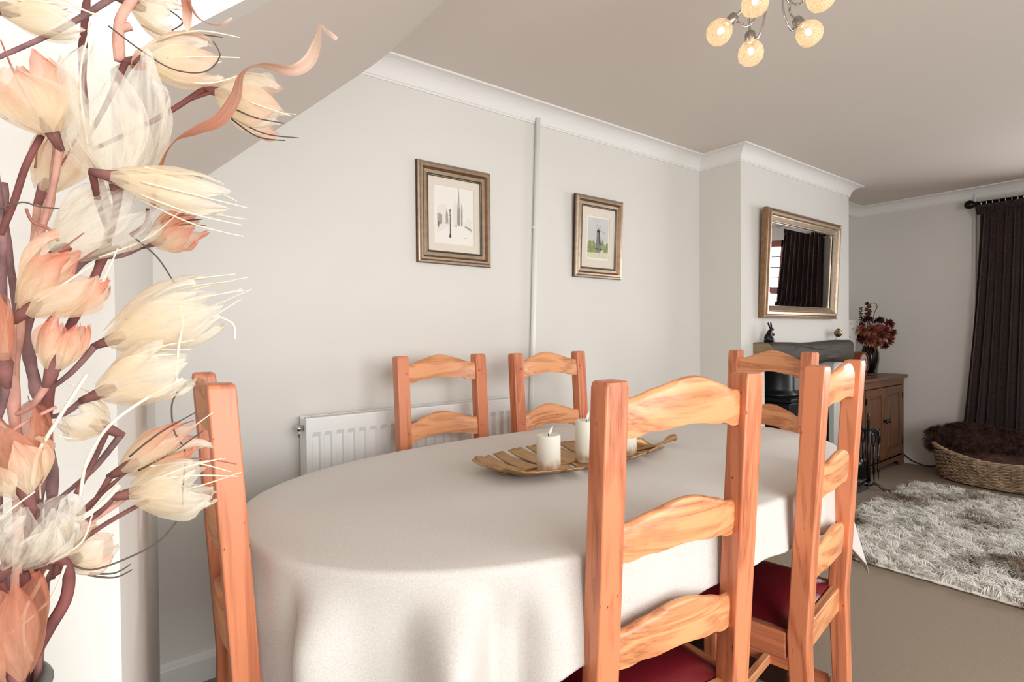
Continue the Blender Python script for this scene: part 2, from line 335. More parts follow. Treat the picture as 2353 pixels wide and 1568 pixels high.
def mat_globe():
    m = bpy.data.materials.new('crackle_globe'); m.use_nodes = True; nt = m.node_tree; nt.nodes.clear(); L = nt.links
    out = nt.nodes.new('ShaderNodeOutputMaterial'); tr = nt.nodes.new('ShaderNodeBsdfTransparent'); tr.inputs[0].default_value = (1, .94, .84, 1)
    tl = nt.nodes.new('ShaderNodeBsdfTranslucent'); tl.inputs[0].default_value = sr(236, 210, 172)
    df = nt.nodes.new('ShaderNodeBsdfDiffuse'); df.inputs[0].default_value = sr(232, 208, 172)
    gl = nt.nodes.new('ShaderNodeBsdfGlossy'); gl.inputs['Roughness'].default_value = 0.15
    tc = nt.nodes.new('ShaderNodeTexCoord'); vo = nt.nodes.new('ShaderNodeTexVoronoi'); vo.feature = 'DISTANCE_TO_EDGE'; vo.inputs['Scale'].default_value = 190; L.new(tc.outputs['Object'], vo.inputs['Vector'])
    bp = nt.nodes.new('ShaderNodeBump'); bp.inputs['Strength'].default_value = 0.8; bp.inputs['Distance'].default_value = 0.003; L.new(vo.outputs['Distance'], bp.inputs['Height'])
    L.new(bp.outputs[0], gl.inputs['Normal']); L.new(bp.outputs[0], df.inputs['Normal'])
    cr_ = nt.nodes.new('ShaderNodeValToRGB'); cr_.color_ramp.elements[0].color = sr(196, 158, 116); cr_.color_ramp.elements[1].position = .12; cr_.color_ramp.elements[1].color = sr(240, 218, 184); L.new(vo.outputs['Distance'], cr_.inputs['Fac']); L.new(cr_.outputs['Color'], tl.inputs[0]); L.new(cr_.outputs['Color'], df.inputs[0])
    a = nt.nodes.new('ShaderNodeMixShader'); a.inputs[0].default_value = 0.6; L.new(df.outputs[0], a.inputs[1]); L.new(tl.outputs[0], a.inputs[2])
    b = nt.nodes.new('ShaderNodeMixShader'); b.inputs[0].default_value = 0.1; L.new(a.outputs[0], b.inputs[1]); L.new(gl.outputs[0], b.inputs[2])
    c = nt.nodes.new('ShaderNodeMixShader'); c.inputs[0].default_value = 0.45; L.new(b.outputs[0], c.inputs[1]); L.new(tr.outputs[0], c.inputs[2]); L.new(c.outputs[0], out.inputs[0]); MATS['crackle_globe'] = m
    m2 = bpy.data.materials.new('lamp_filament'); m2.use_nodes = True; nt = m2.node_tree; nt.nodes.clear(); o2 = nt.nodes.new('ShaderNodeOutputMaterial'); e = nt.nodes.new('ShaderNodeEmission')
    e.inputs[0].default_value = (1, 0.93, 0.82, 1); e.inputs[1].default_value = 9; nt.links.new(e.outputs[0], o2.inputs[0]); MATS['lamp_filament'] = m2
mat_globe()
def mat_candle():
    m = MATS['candle_wax']; nt = m.node_tree; b = nt.nodes['Principled BSDF']; L = nt.links
    tc = nt.nodes.new('ShaderNodeTexCoord'); sx = nt.nodes.new('ShaderNodeSeparateXYZ'); L.new(tc.outputs['Object'], sx.inputs[0])
    n = nt.nodes.new('ShaderNodeTexNoise'); n.inputs['Scale'].default_value = 45; n.inputs['Detail'].default_value = 4; L.new(tc.outputs['Object'], n.inputs['Vector'])
    h = nt.nodes.new('ShaderNodeMapRange'); h.inputs[1].default_value = 0.075; h.inputs[2].default_value = 0.01; L.new(sx.outputs['Z'], h.inputs[0])
    mu = nt.nodes.new('ShaderNodeMath'); mu.operation = 'MULTIPLY'; L.new(h.outputs[0], mu.inputs[0]); L.new(n.outputs['Fac'], mu.inputs[1])
    r = nt.nodes.new('ShaderNodeValToRGB'); r.color_ramp.elements[0].position = 0.28; r.color_ramp.elements[0].color = sr(238, 236, 224); r.color_ramp.elements[1].position = 0.62; r.color_ramp.elements[1].color = sr(198, 152, 100)
    L.new(mu.outputs[0], r.inputs['Fac']); L.new(r.outputs['Color'], b.inputs['Base Color'])
mat_candle()
def mat_rug():
    m = mat('rug_pile', sr(214, 208, 196), 0.8, spec=0.2); nt = m.node_tree; b = nt.nodes['Principled BSDF']; L = nt.links
    tc = nt.nodes.new('ShaderNodeTexCoord'); n = nt.nodes.new('ShaderNodeTexNoise'); n.inputs['Scale'].default_value = 2.9; n.inputs['Detail'].default_value = 2; n.inputs['Distortion'].default_value = 0.5
    L.new(tc.outputs['Object'], n.inputs['Vector'])
    n2 = nt.nodes.new('ShaderNodeTexNoise'); n2.inputs['Scale'].default_value = 70; L.new(tc.outputs['Object'], n2.inputs['Vector'])
    ad = nt.nodes.new('ShaderNodeMath'); ad.operation = 'MULTIPLY_ADD'; ad.inputs[1].default_value = 0.22; L.new(n2.outputs['Fac'], ad.inputs[0]); L.new(n.outputs['Fac'], ad.inputs[2])
    r = nt.nodes.new('ShaderNodeValToRGB'); r.color_ramp.elements[0].position = 0.45; r.color_ramp.elements[0].color = sr(140, 122, 106); r.color_ramp.elements[1].position = 0.58; r.color_ramp.elements[1].color = sr(244, 240, 232)
    L.new(ad.outputs[0], r.inputs['Fac']); L.new(r.outputs['Color'], b.inputs['Base Color'])
mat_rug()
mat('fur', sr(74, 50, 44), 0.6, spec=0.3, noise=0.65, nscale=22)

# ------------------------------------------------------------------ the room
WA, WB, CH, XL, XR, CEIL, COVZ = 2.129, 5.683, 1.84, 3.189, 4.763, 2.305, 2.224
YB, XW = -1.60, -1.55        # wall behind the camera, far left
def S(o): o['kind'] = 'structure'; return o
S(MB().mm((XW - .1, YB - .3, -.1), (WB + .3, WA + .1, 0)).build('floor', 'carpet'))
S(MB().mm((XW - .1, YB - .3, CEIL), (WB + .3, WA + .1, CEIL + .1)).build('ceiling', 'ceiling_paint'))
S(MB().mm((-.3, WA, 0), (WB + .1, WA + .1, CEIL)).build('wall_back', 'wall_paint'))
# chimney breast with an opening for the stove
ox0, ox1, oz = 3.467, 4.49, 0.93
cb = MB(); cb.mm((XL, CH, 0), (ox0, WA, CEIL)); cb.mm((ox1, CH, 0), (XR, WA, CEIL)); cb.mm((ox0, CH, oz), (ox1, WA, CEIL))
S(cb.build('wall_chimney', 'wall_paint'))
# right-hand wall with the window opening
wy0, wy1, wz0, wz1 = -1.0, 0.80, 0.88, 2.02
wr = MB(); wr.mm((WB, wy1, 0), (WB + .12, WA, CEIL)); wr.mm((WB, YB - .1, 0), (WB + .12, wy0, CEIL)); wr.mm((WB, wy0, 0), (WB + .12, wy1, wz0)); wr.mm((WB, wy0, wz1), (WB + .12, wy1, CEIL))
S(wr.build('wall_right', 'wall_paint'))
# wall behind the camera with patio doors and an added window opening
dx0, dx1, dz = -0.75, 2.25, 2.1
wf = MB(); wf.mm((XW, YB - .12, 0), (dx0, YB, CEIL)); lx0, lx1 = 3.1, 4.9; wf.mm((dx1, YB - .12, 0), (lx0, YB, CEIL)); wf.mm((lx1, YB - .12, 0), (WB, YB, CEIL)); wf.mm((lx0, YB - .12, 0), (lx1, YB, .85)); wf.mm((lx0, YB - .12, 2.1), (lx1, YB, CEIL)); wf.mm((dx0, YB - .12, dz), (dx1, YB, CEIL))
S(wf.build('wall_front', 'wall_paint'))
S(MB().mm((XW - .1, YB, 0), (XW, 0.7, CEIL)).build('wall_left', 'wall_paint'))
# stairs: side wall, sloping soffit and the end wall of the space beneath
YS = 0.70
zs = lambda x: 1.701 + (x - .302) * .904
xs = .302 + (CEIL - 1.701) / .904
S(MB().prism([(XW, 0), (.02, 0), (.02, zs(.02)), (xs, CEIL), (XW, CEIL)], 'Y', YS, YS + .05).build('wall_stairs', 'wall_paint'))
S(MB().prism([(-.25, zs(-.25)), (xs + .003, CEIL + .003), (-.25, CEIL + .003)], 'Y', YS + .02, WA + .02).build('ceiling_stairs', 'ceiling_paint'))
S(MB().prism([(.02, YS + .03), (.165, WA + .02), (-.2, WA + .02), (-.2, YS + .03)], 'Z', 0, 1.64).build('wall_alcove', 'wall_paint'))
# patio door frame, added window and right-hand window
pd = MB()
for x in (dx0 + .03, (dx0 + dx1) / 2, dx1 - .03): pd.mm((x - .035, YB - .09, 0), (x + .035, YB - .03, dz))
pd.mm((dx0, YB - .09, dz - .07), (dx1, YB - .03, dz)); pd.mm((dx0, YB - .09, 0), (dx1, YB - .03, .08))
dr = S(pd.build('door_1', 'trim_gloss')); 
MB().mm((dx0, YB - .065, .05), (dx1, YB - .06, dz - .04)).build('glass', 'pane_glass', dr)
lw = MB()  # unseen window, made up to bring daylight to the lounge side
for x in (lx0 + .03, (lx0 + lx1) / 2, lx1 - .03): lw.mm((x - .03, YB - .09, .85), (x + .03, YB - .03, 2.1))
for z in (.88, 2.07): lw.mm((lx0, YB - .09, z - .03), (lx1, YB - .03, z + .03))
lwo = S(lw.build('window_2', 'trim_gloss')); MB().mm((lx0, YB - .065, .87), (lx1, YB - .06, 2.08)).build('pane', 'pane_glass', lwo)
wn = MB()
for y in (wy0 + .03, wy0 + .53, wy1 - .53, wy1 - .03): wn.mm((WB + .02, y - .035, wz0), (WB + .09, y + .035, wz1))
for z in (wz0 + .03, wz0 + .62, wz1 - .03): wn.mm((WB + .02, wy0, z - .035), (WB + .09, wy1, z + .035))
wno = S(wn.build('window_1', 'window_wood'))
for y0, y1 in ((wy0 + .06, wy0 + .5), (wy0 + .56, wy1 - .56), (wy1 - .5, wy1 - .06)):
    for z0, z1 in ((wz0 + .06, wz0 + .58), (wz0 + .65, wz1 - .06)):
        MB().mm((WB + .055, y0, z0), (WB + .059, y1, z1)).build('pane', 'pane_glass', wno)
        for k in (1, 2, 3): MB().mm((WB + .045, y0, lerp(z0, z1, k / 4) - .005), (WB + .069, y1, lerp(z0, z1, k / 4) + .005)).build('glazing_bar', 'black_matte', wno)
        MB().mm((WB + .045, (y0 + y1) / 2 - .005, z0), (WB + .069, (y0 + y1) / 2 + .005, z1)).build('glazing_bar', 'black_matte', wno)
MB().mm((WB - .06, wy0 - .04, wz0 - .03), (WB + .04, wy1 + .04, wz0)).build('window_sill', 'window_wood', wno)
# coving: hollow profile swept round the room with mitred corners
def sweep(name, path, prof, material, inward):
    P = [Vector((p[0], p[1])) for p in path]; rows = []
    for i, p in enumerate(P):
        ns = []
        for a, b in ((i - 1, i), (i, i + 1)):
            if 0 <= a and b < len(P):
                d = (P[b] - P[a]).normalized(); ns.append(Vector((d.y, -d.x)) * inward)
        m = sum(ns, Vector((0, 0))); m = m / max(1e-6, m.dot(ns[0]) if len(ns) > 1 else 1)
        rows.append([(p.x + m.x * o, p.y + m.y * o, z) for o, z in prof])
    return S(MB().grid(rows).build(name, material, smooth=False))
prof = [(0.0, COVZ - .004), (0.006, COVZ - .004), (0.006, COVZ + .004)]
for k in range(0, 9):
    a = k / 8 * PI / 2; prof.append((0.076 - 0.066 * math.cos(a) + 0.0, COVZ + .006 + 0.066 * math.sin(a)))
prof += [(0.082, CEIL - .008), (0.082, CEIL + .001)]
cpath = [(.84, WA), (XL, WA), (XL, CH), (XR, CH), (XR, WA), (WB, WA), (WB, YB)]
sweep('trim_1', cpath, prof, 'coving_paint', 1)
bprof = [(0, .098), (.006, .098), (.012, .088), (.014, .078), (.016, .074), (.016, 0)]
sweep('baseboard_back', [(.16, WA), (XL, WA)], bprof, 'trim_gloss', 1)
sweep('baseboard_chimney', [(XL, CH), (ox0, CH)], bprof, 'trim_gloss', 1)
S(MB().mm((ox0 - .05, CH - .22, 0), (ox1 + .05, WA, .03)).build('trim_2', 'hearth_stone', bevel=.005))

# ------------------------------------------------------------------ pipes
p0 = px(1236, 285, 'Y', WA - .02); p1 = px(1222, 905, 'Y', WA - .02)
dz_ = (p1 - p0) / (p1.z - p0.z)
t = thing('heating_pipe', 'white painted heating pipe running up the wall between the two pictures', 'pipe', (p0.x + dz_.x * (0 - p0.z), WA, 0))
pb = MB(); top = p0 + dz_ * (CEIL - .06 - p0.z); bot = p0 + dz_ * (0.0 - p0.z)
pb.tube([bot - t.location, top - t.location], .0125, 12); pb.build('pipe_run', 'radiator_white', t, smooth=True)
for z in (.5, 1.7):
    q = p0 + dz_ * (z - p0.z) - t.location; MB().box((q.x, q.y + .008, q.z), (.03, .03, .012)).build('pipe_clip', 'radiator_white', t, bevel=.003)
t = thing('slim_pipe', 'slim white pipe on the wall beside the dark curtain', 'pipe', (WB - .012, 1.262, 0))
MB().tube([(0, 0, 0), (0, 0, CEIL - .04)], .010, 10).build('pipe_run', 'radiator_white', t, smooth=True)
MB().box((.004, 0, 1.2), (.022, .028, .012)).build('pipe_clip', 'radiator_white', t)

# ------------------------------------------------------------------ radiator
rx0, rx1, rz0, rz1, ry = .612, 1.56, .27, .866, WA - .1
t = thing('radiator', 'white ribbed panel radiator under the framed pictures', 'radiator', (rx0, WA, 0))
n = 21; rows = []
W_ = rx1 - rx0; sp = W_ / (n + .6)
xs_ = [0, .012]; depth = [0, 0]
for i in range(n):
    c = sp * (i + .8)
    for dx, d in ((-.36, 0), (-.26, -.009), (.26, -.009), (.36, 0)): xs_.append(c + dx * sp); depth.append(d)
xs_ += [W_ - .012, W_]; depth += [0, 0]
zz = [(rz0, 0), (rz0 + .045, 0), (rz0 + .06, 1), (rz1 - .065, 1), (rz1 - .048, 0), (rz1 - .012, 0), (rz1, .0)]
R_ = [[(x, ry - WA - d * 0 + (-d if k == 1 else 0) - .0, z) for (z, k) in zz] for x, d in zip(xs_, depth)]
m_ = MB(); m_.grid(R_); m_.build('front_panel', 'radiator_white', t, smooth=False, solid=.004)
MB().box((W_ / 2, -.03, (rz0 + rz1) / 2 - .01), (W_ - .02, .012, rz1 - rz0 - .03)).build('back_panel', 'radiator_white', t)
for x in (0.004, W_ - .004): MB().box((x, -.062, (rz0 + rz1) / 2), (.008, .078, rz1 - rz0), ).build('side_panel', 'radiator_white', t, bevel=.003)
g = MB()
for i in range(int(W_ / .0115)): g.box((.014 + i * .0115, -.062, rz1 + .001), (.0062, .05, .004))
g.mm((0.0, -.1, rz1 - .003), (W_, -.086, rz1 + .004)); g.mm((0, -.038, rz1 - .003), (W_, -.024, rz1 + .004))
g.build('top_grille', 'radiator_white', t)
fn = MB()
for i in range(int(W_ / .02)): fn.box((.016 + i * .02, -.062, .57), (.002, .046, .44))
fn.build('inner_fins', 'radiator_white', t)
v = MB(); v.lathe([(.012, 0), (.012, .02), (.008, .024), (0, .024)], 12, (-.002, -.066, .832), rot=(0, -PI / 2, 0)); v.build('bleed_plug', 'chrome', t, smooth=True)
MB().tube([(-.016, -.066, .83), (-.016, -.07, .80)], .004, 8).build('bleed_valve', 'chrome', t, smooth=True)
vv = MB(); vv.tube([(-.0, -.06, rz0 + .05), (-.035, -.06, rz0 + .05), (-.045, -.06, rz0 + .04), (-.045, -.06, 0)], .009, 10); vv.build('feed_pipe', 'chrome', t, smooth=True)
for x in (.12, W_ - .12): MB().box((x, -.014, .6), (.03, .024, .3)).build('wall_bracket', 'steel_brushed', t)

# ------------------------------------------------------------------ framed pictures and mirror
def frame_mesh(w, h, prof, corner_mats=None):
    """prof: (inset, height off the wall) loops from outside to inside; in XZ plane facing -Y"""
    mb = MB(); n0 = 0; loops = []
    for ins, d in prof:
        a, b = w / 2 - ins, h / 2 - ins
        loops.append([(-a, -d, -b), (a, -d, -b), (a, -d, b), (-a, -d, b)])
    return loops
def build_frame(name, w, h, prof, mats_by_band, parent):
    loops = frame_mesh(w, h, prof); mb = MB()
    for lp in loops: mb.v += lp
    for i in range(len(loops) - 1):
        mb.cur = mats_by_band[0][i]
        for k in range(4): k2 = (k + 1) % 4; mb.face((i * 4 + k, i * 4 + k2, i * 4 + 4 + k2, i * 4 + 4 + k))
    mb.cur = 0; mb.face((3, 2, 1, 0))
    return mb.build(name, mats_by_band[1], parent, fix=False)
def hang(o, lean):  o.rotation_euler = (lean, 0, 0)
fp = [(0, .0), (0, .012), (.003, .016), (.010, .017), (.016, .022), (.024, .022), (.030, .016), (.034, .012), (.048, .011), (.050, .014), (.054, .014), (.056, .008), (.058, .007)]
fband = ([2, 1, 0, 0, 0, 1, 1, 0, 0, 2, 0, 2], ['frame_silver', 'frame_bronze', 'frame_dark'])
def art(parent, polys, y):
    for name, m, pl in polys:
        MB().prism(pl, 'Y', y, y - .0004).build(name, m, parent)
# street scene with a lamp post
w1, h1 = .384, .44
t = thing('framed_picture', 'silver framed pale drawing of a street with a lamp post', 'picture', (1.306, WA - .001, 1.702)); hang(t, 0.004)
build_frame('frame', w1, h1, [(a, b) for a, b in fp], fband, t)
iw, ih = w1 / 2 - .056, h1 / 2 - .056
mo = MB(); 
for a in ((-iw, -ih, -iw + .032, ih), (iw - .032, -ih, iw, ih), (-iw + .032, -ih, iw - .032, -ih + .036), (-iw + .032, ih - .036, iw - .032, ih)): mo.mm((a[0], -.0055, a[1]), (a[2], -.0035, a[3]))
mo.build('mount', 'mount_card', t)
pw, ph = iw - .032, ih - .036
pr = MB().mm((-pw - .002, -.003, -ph - .002), (pw + .002, -.001, ph + .002)).build('print', 'paper', t)
def Q(x0, z0, x1, z1): return [(x0, z0), (x1, z0), (x1, z1), (x0, z1)]
art(pr, [
 ('row_houses', 'ink_faint', [(-.088, -.085), (-.05, -.06), (-.03, -.045), (-.034, .02), (-.045, .05), (-.088, .035)]),
 ('row_houses', 'ink_pale', [(-.088, -.05), (-.064, -.04), (-.064, .0), (-.088, .005)]),
 ('row_houses', 'ink_pale', [(-.046, -.04), (-.032, -.035), (-.034, .0), (-.041, .032), (-.046, .0)]),
 ('church_tower', 'ink_faint', [(-.01, -.045), (.046, -.045), (.046, .03), (.04, .07), (.03, .045), (.022, .13), (.016, .045), (.004, .075), (-.004, .04), (-.01, .02)]),
 ('church_tower', 'ink_pale', [(.014, -.04), (.03, -.04), (.03, .03), (.026, .1), (.0215, .13), (.018, .07), (.014, .03)]),
 ('church_tower', 'ink_pale', [(.034, -.04), (.042, -.04), (.042, .04), (.038, .065), (.034, .03)]),
 ('garden_wall', 'ink_faint', [(.05, -.05), (.09, -.07), (.09, -.01), (.065, .0)]),
 ('snow_bank', 'ink_pale', [(.055, -.045), (.09, -.062), (.09, -.05), (.056, -.038)]),
 ('doorway', 'ink_dark', Q(.006, -.048, .011, -.038)), ('doorway', 'ink_dark', Q(-.084, -.058, -.080, -.03)),
 ('signature', 'ink_mid', Q(.05, -.096, .062, -.0945)), ], -.0031)
art(pr, [
 ('lamp_post', 'ink_dark', [(-.0285, -.098), (-.0175, -.098), (-.0185, -.088), (-.021, -.082), (-.0215, .0), (-.0245, .0), (-.025, -.082), (-.0275, -.088)]),
 ('lamp_head', 'ink_mid', [(-.0255, .002), (-.0205, .002), (-.0185, .018), (-.023, .026), (-.0275, .018)]),
 ('lamp_cap', 'ink_dark', [(-.0285, .018), (-.0175, .018), (-.023, .030)]), ('lamp_foot', 'ink_dark', Q(-.0265, -.001, -.0195, .003))], -.0036)
MB().mm((-iw, -.0075, -ih), (iw, -.0068, ih)).build('glass', 'pane_glass', t)
# windmill
w2, h2 = .372, .438
t = thing('framed_picture', 'silver framed watercolour of a windmill among green trees', 'picture', (2.218, WA - .011, 1.69)); hang(t, 0.045)
build_frame('frame', w2, h2, fp, fband, t)
iw, ih = w2 / 2 - .056, h2 / 2 - .056
mo = MB()
for a in ((-iw, -ih, -iw + .042, ih), (iw - .042, -ih, iw, ih), (-iw + .042, -ih, iw - .042, -ih + .045), (-iw + .042, ih - .045, iw - .042, ih)): mo.mm((a[0], -.0055, a[1]), (a[2], -.0035, a[3]))
mo.build('mount', 'mount_card', t)
pr = MB().mm((-iw + .04, -.003, -ih + .043), (iw - .04, -.001, ih - .043)).build('print', 'paper', t)
pw, ph = iw - .05, ih - .055
trees = [(-pw, -ph * .75), (pw, -ph * .7)] + [(lerp(pw, -pw, k / 14), -ph * .22 + .014 * math.sin(k * 2.1) + .01 * math.sin(k * 5.3)) for k in range(15)]
art(pr, [('sky', 'wash_sky', Q(-pw, -ph * .7, pw, ph)), ('field', 'wash_field', Q(-pw, -ph, pw, -ph * .68))], -.0031)
art(pr, [('trees', 'wash_green', trees)], -.0036)
art(pr, [('tower', 'wash_tower', [(-.016, -.07), (.026, -.075), (.018, -.02), (.008, .035), (-.010, .035), (-.013, -.02)]),
 ('tower_shade', 'ink_dark', [(.006, -.03), (.022, -.035), (.012, .03), (.004, .038)]),
 ('gallery', 'ink_dark', [(-.02, -.055), (.03, -.058), (.03, -.063), (-.02, -.060)]),
 ('mill_cap', 'ink_dark', [(-.012, .032), (.011, .032), (.012, .042), (.002, .050), (-.009, .044)]),
 ('bush', 'wash_field', [(.01, -.1), (.045, -.1), (.05, -.078), (.038, -.062), (.022, -.064), (.011, -.08)])], -.0041)
art(pr, [('sail', 'ink_mid', [(.004, .044), (.055, .030), (.055, .032), (.005, .047)]), ('sail', 'ink_mid', [(.004, .044), (-.012, .075), (-.010, .076), (.006, .046)]),
 ('sail', 'ink_mid', [(.003, .046), (.022, .07), (.0235, .069), (.005, .045)]), ('sail', 'ink_mid', [(.003, .047), (-.02, .055), (-.0195, .0565), (.004, .049)])], -.0046)
MB().mm((-iw, -.0075, -ih), (iw, -.0068, ih)).build('glass', 'pane_glass', t)
# mirror over the mantel
mw, mh = 1.07, .70
t = thing('wall_mirror', 'large rectangular mirror in a moulded antique silver frame above the mantel', 'mirror', (3.922, CH - .018, 1.608)); hang(t, 0.045)
mp_ = [(0, 0), (0, .03), (.004, .038), (.012, .040), (.016, .034), (.020, .034), (.026, .046), (.040, .046), (.046, .036), (.052, .034), (.072, .022), (.076, .024), (.080, .022), (.082, .014)]
fr = build_frame('frame', mw, mh, mp_, ([1, 1, 0, 0, 1, 1, 0, 0, 1, 0, 1, 0, 0], ['frame_silver', 'frame_bronze']), t)
gl = MB(); a, b = mw / 2 - .08, mh / 2 - .08; e = .03
gl.v += [(-a, -.011, -b), (a, -.011, -b), (a, -.011, b), (-a, -.011, b), (-a + e, -.0135, -b + e), (a - e, -.0135, -b + e), (a - e, -.0135, b - e), (-a + e, -.0135, b - e)]
for k in range(4): gl.face((k, (k + 1) % 4, 4 + (k + 1) % 4, 4 + k))
gl.face((4, 5, 6, 7)); gl.build('bevelled_glass', 'mirror_glass', t, fix=False)

# ------------------------------------------------------------------ dining table and cloth
TX, TY, TA, TB, TN, TZ = 1.245, 1.215, 1.0, .555, 2.4, .765
def outline(th, a=TA, b=TB, n=TN):
    c, s = math.cos(th), math.sin(th)
    return Vector((a * math.copysign(abs(c) ** (2 / n), c), b * math.copysign(abs(s) ** (2 / n), s)))
# even spacing along the edge
ths = []; dense = [outline(2 * PI * i / 7200) for i in range(7201)]; acc = [0]
for i in range(7200): acc.append(acc[-1] + (dense[i + 1] - dense[i]).length)
NT = 420; OUT = []; j = 0
for i in range(NT):
    s_ = acc[-1] * i / NT
    while acc[j + 1] < s_: j += 1
    OUT.append(dense[j].lerp(dense[j + 1], (s_ - acc[j]) / max(1e-9, acc[j + 1] - acc[j])))
NRM = []
for i in range(NT):
    d = OUT[(i + 1) % NT] - OUT[i - 1]; NRM.append(Vector((d.y, -d.x)).normalized())
t = thing('dining_table', 'long oval dining table of dark wood under the cloth', 'table', (TX, TY, 0))
tb = MB(); lo = [(p.x, p.y, TZ - .03) for p in OUT[::4]]; hi = [(p.x, p.y, TZ) for p in OUT[::4]]
tb.grid([lo, hi][0:0] or [[a, b] for a, b in zip(lo, hi)], closed_u=True); k = len(lo); tb.face(range(0, 2 * k, 2)); tb.face(range(2 * k - 1, 0, -2)); tb.build('tabletop', 'dark_table_wood', t)
for sx_ in (-1, 1):
    MB().mm((sx_ * .56 - .04, -.12, .06), (sx_ * .56 + .04, .12, TZ - .03)).build('pedestal', 'dark_table_wood', t, bevel=.01)
    MB().mm((sx_ * .56 - .045, -.36, 0), (sx_ * .56 + .045, .36, .075)).build('foot', 'dark_table_wood', t, bevel=.015)
MB().mm((-.56, -.02, .2), (.56, .02, .3)).build('stretcher', 'dark_table_wood', t, bevel=.006)
# rectangular cloth: flat on the top, hanging longer at the four corners, in folds
HX, HYW = TA + .26, TB + .125; CZ = TZ + .004
rows = []
import itertools
arc = acc[-1] / NT
def corner_w(p):
    w = max(0, min(1, (abs(p.x) / TA - .45) / .35)); e = max(0, min(1, (abs(p.y) / TB - .2) / .4)); q = {(-1, -1): 1.0, (-1, 1): .12, (1, -1): .10, (1, 1): .3}[(-1 if p.x < 0 else 1, -1 if p.y < 0 else 1)]
    return w * (e * e * (3 - 2 * e)) * q
def fold(i, p):
    s_ = i * arc; w = corner_w(p)
    return w, 0.75 * math.sin(s_ * 29 + 0.6) + 0.3 * math.sin(s_ * 47 + 1.1) + .3 * math.sin(s_ * 13 + .5)
Ls = []
for p, n_ in zip(OUT, NRM):
    lx = (HX - abs(p.x)) / max(1e-6, abs(n_.x)); ly = (HYW - abs(p.y)) / max(1e-6, abs(n_.y)); Ls.append(min(lx, ly))
Lm = [sum(Ls[(i + k) % NT] for k in range(-3, 4)) / 7 for i in range(NT)]
cl = MB(); ND = 34; ring_top = 10; er = .012
for i, (p, n_) in enumerate(zip(OUT, NRM)):
    w, f = fold(i, p); L_ = Lm[i]; row = []
    for k in range(ring_top):
        q = p * (k / ring_top) ** .8 * .995; row.append((q.x, q.y, CZ))
    for k in range(4):
        a = k / 3 * PI / 2; o = p + n_ * (er * math.sin(a) - .004); row.append((o.x, o.y, CZ - er * (1 - math.cos(a))))
    for k in range(1, ND + 1):
        d = (L_ - er) * k / ND; g = min(1, d / .13); g = g * g * (3 - 2 * g)
        off = er - .004 + .025 * d + (.004 + .082 * w) * g * (f + .15) + .002 * math.sin(i * arc * 55) * g
        if p.x > 0 > p.y: off += .24 * d * max(0, min(1, (L_ - .28) / .15))   # the loose corner swings outwards
        off = max(off, .008 - .05 * w * g)
        o = p + n_ * off; row.append((o.x, o.y, CZ - er - d * (1 - .03 * w)))
    rows.append(row)
cl.grid(rows, closed_u=True)
tag(cl.build('tablecloth', 'tablecloth', None, smooth=True, loc=(TX, TY, 0), solid=.0016), 'pale grey linen tablecloth draped over the oval dining table', 'tablecloth')

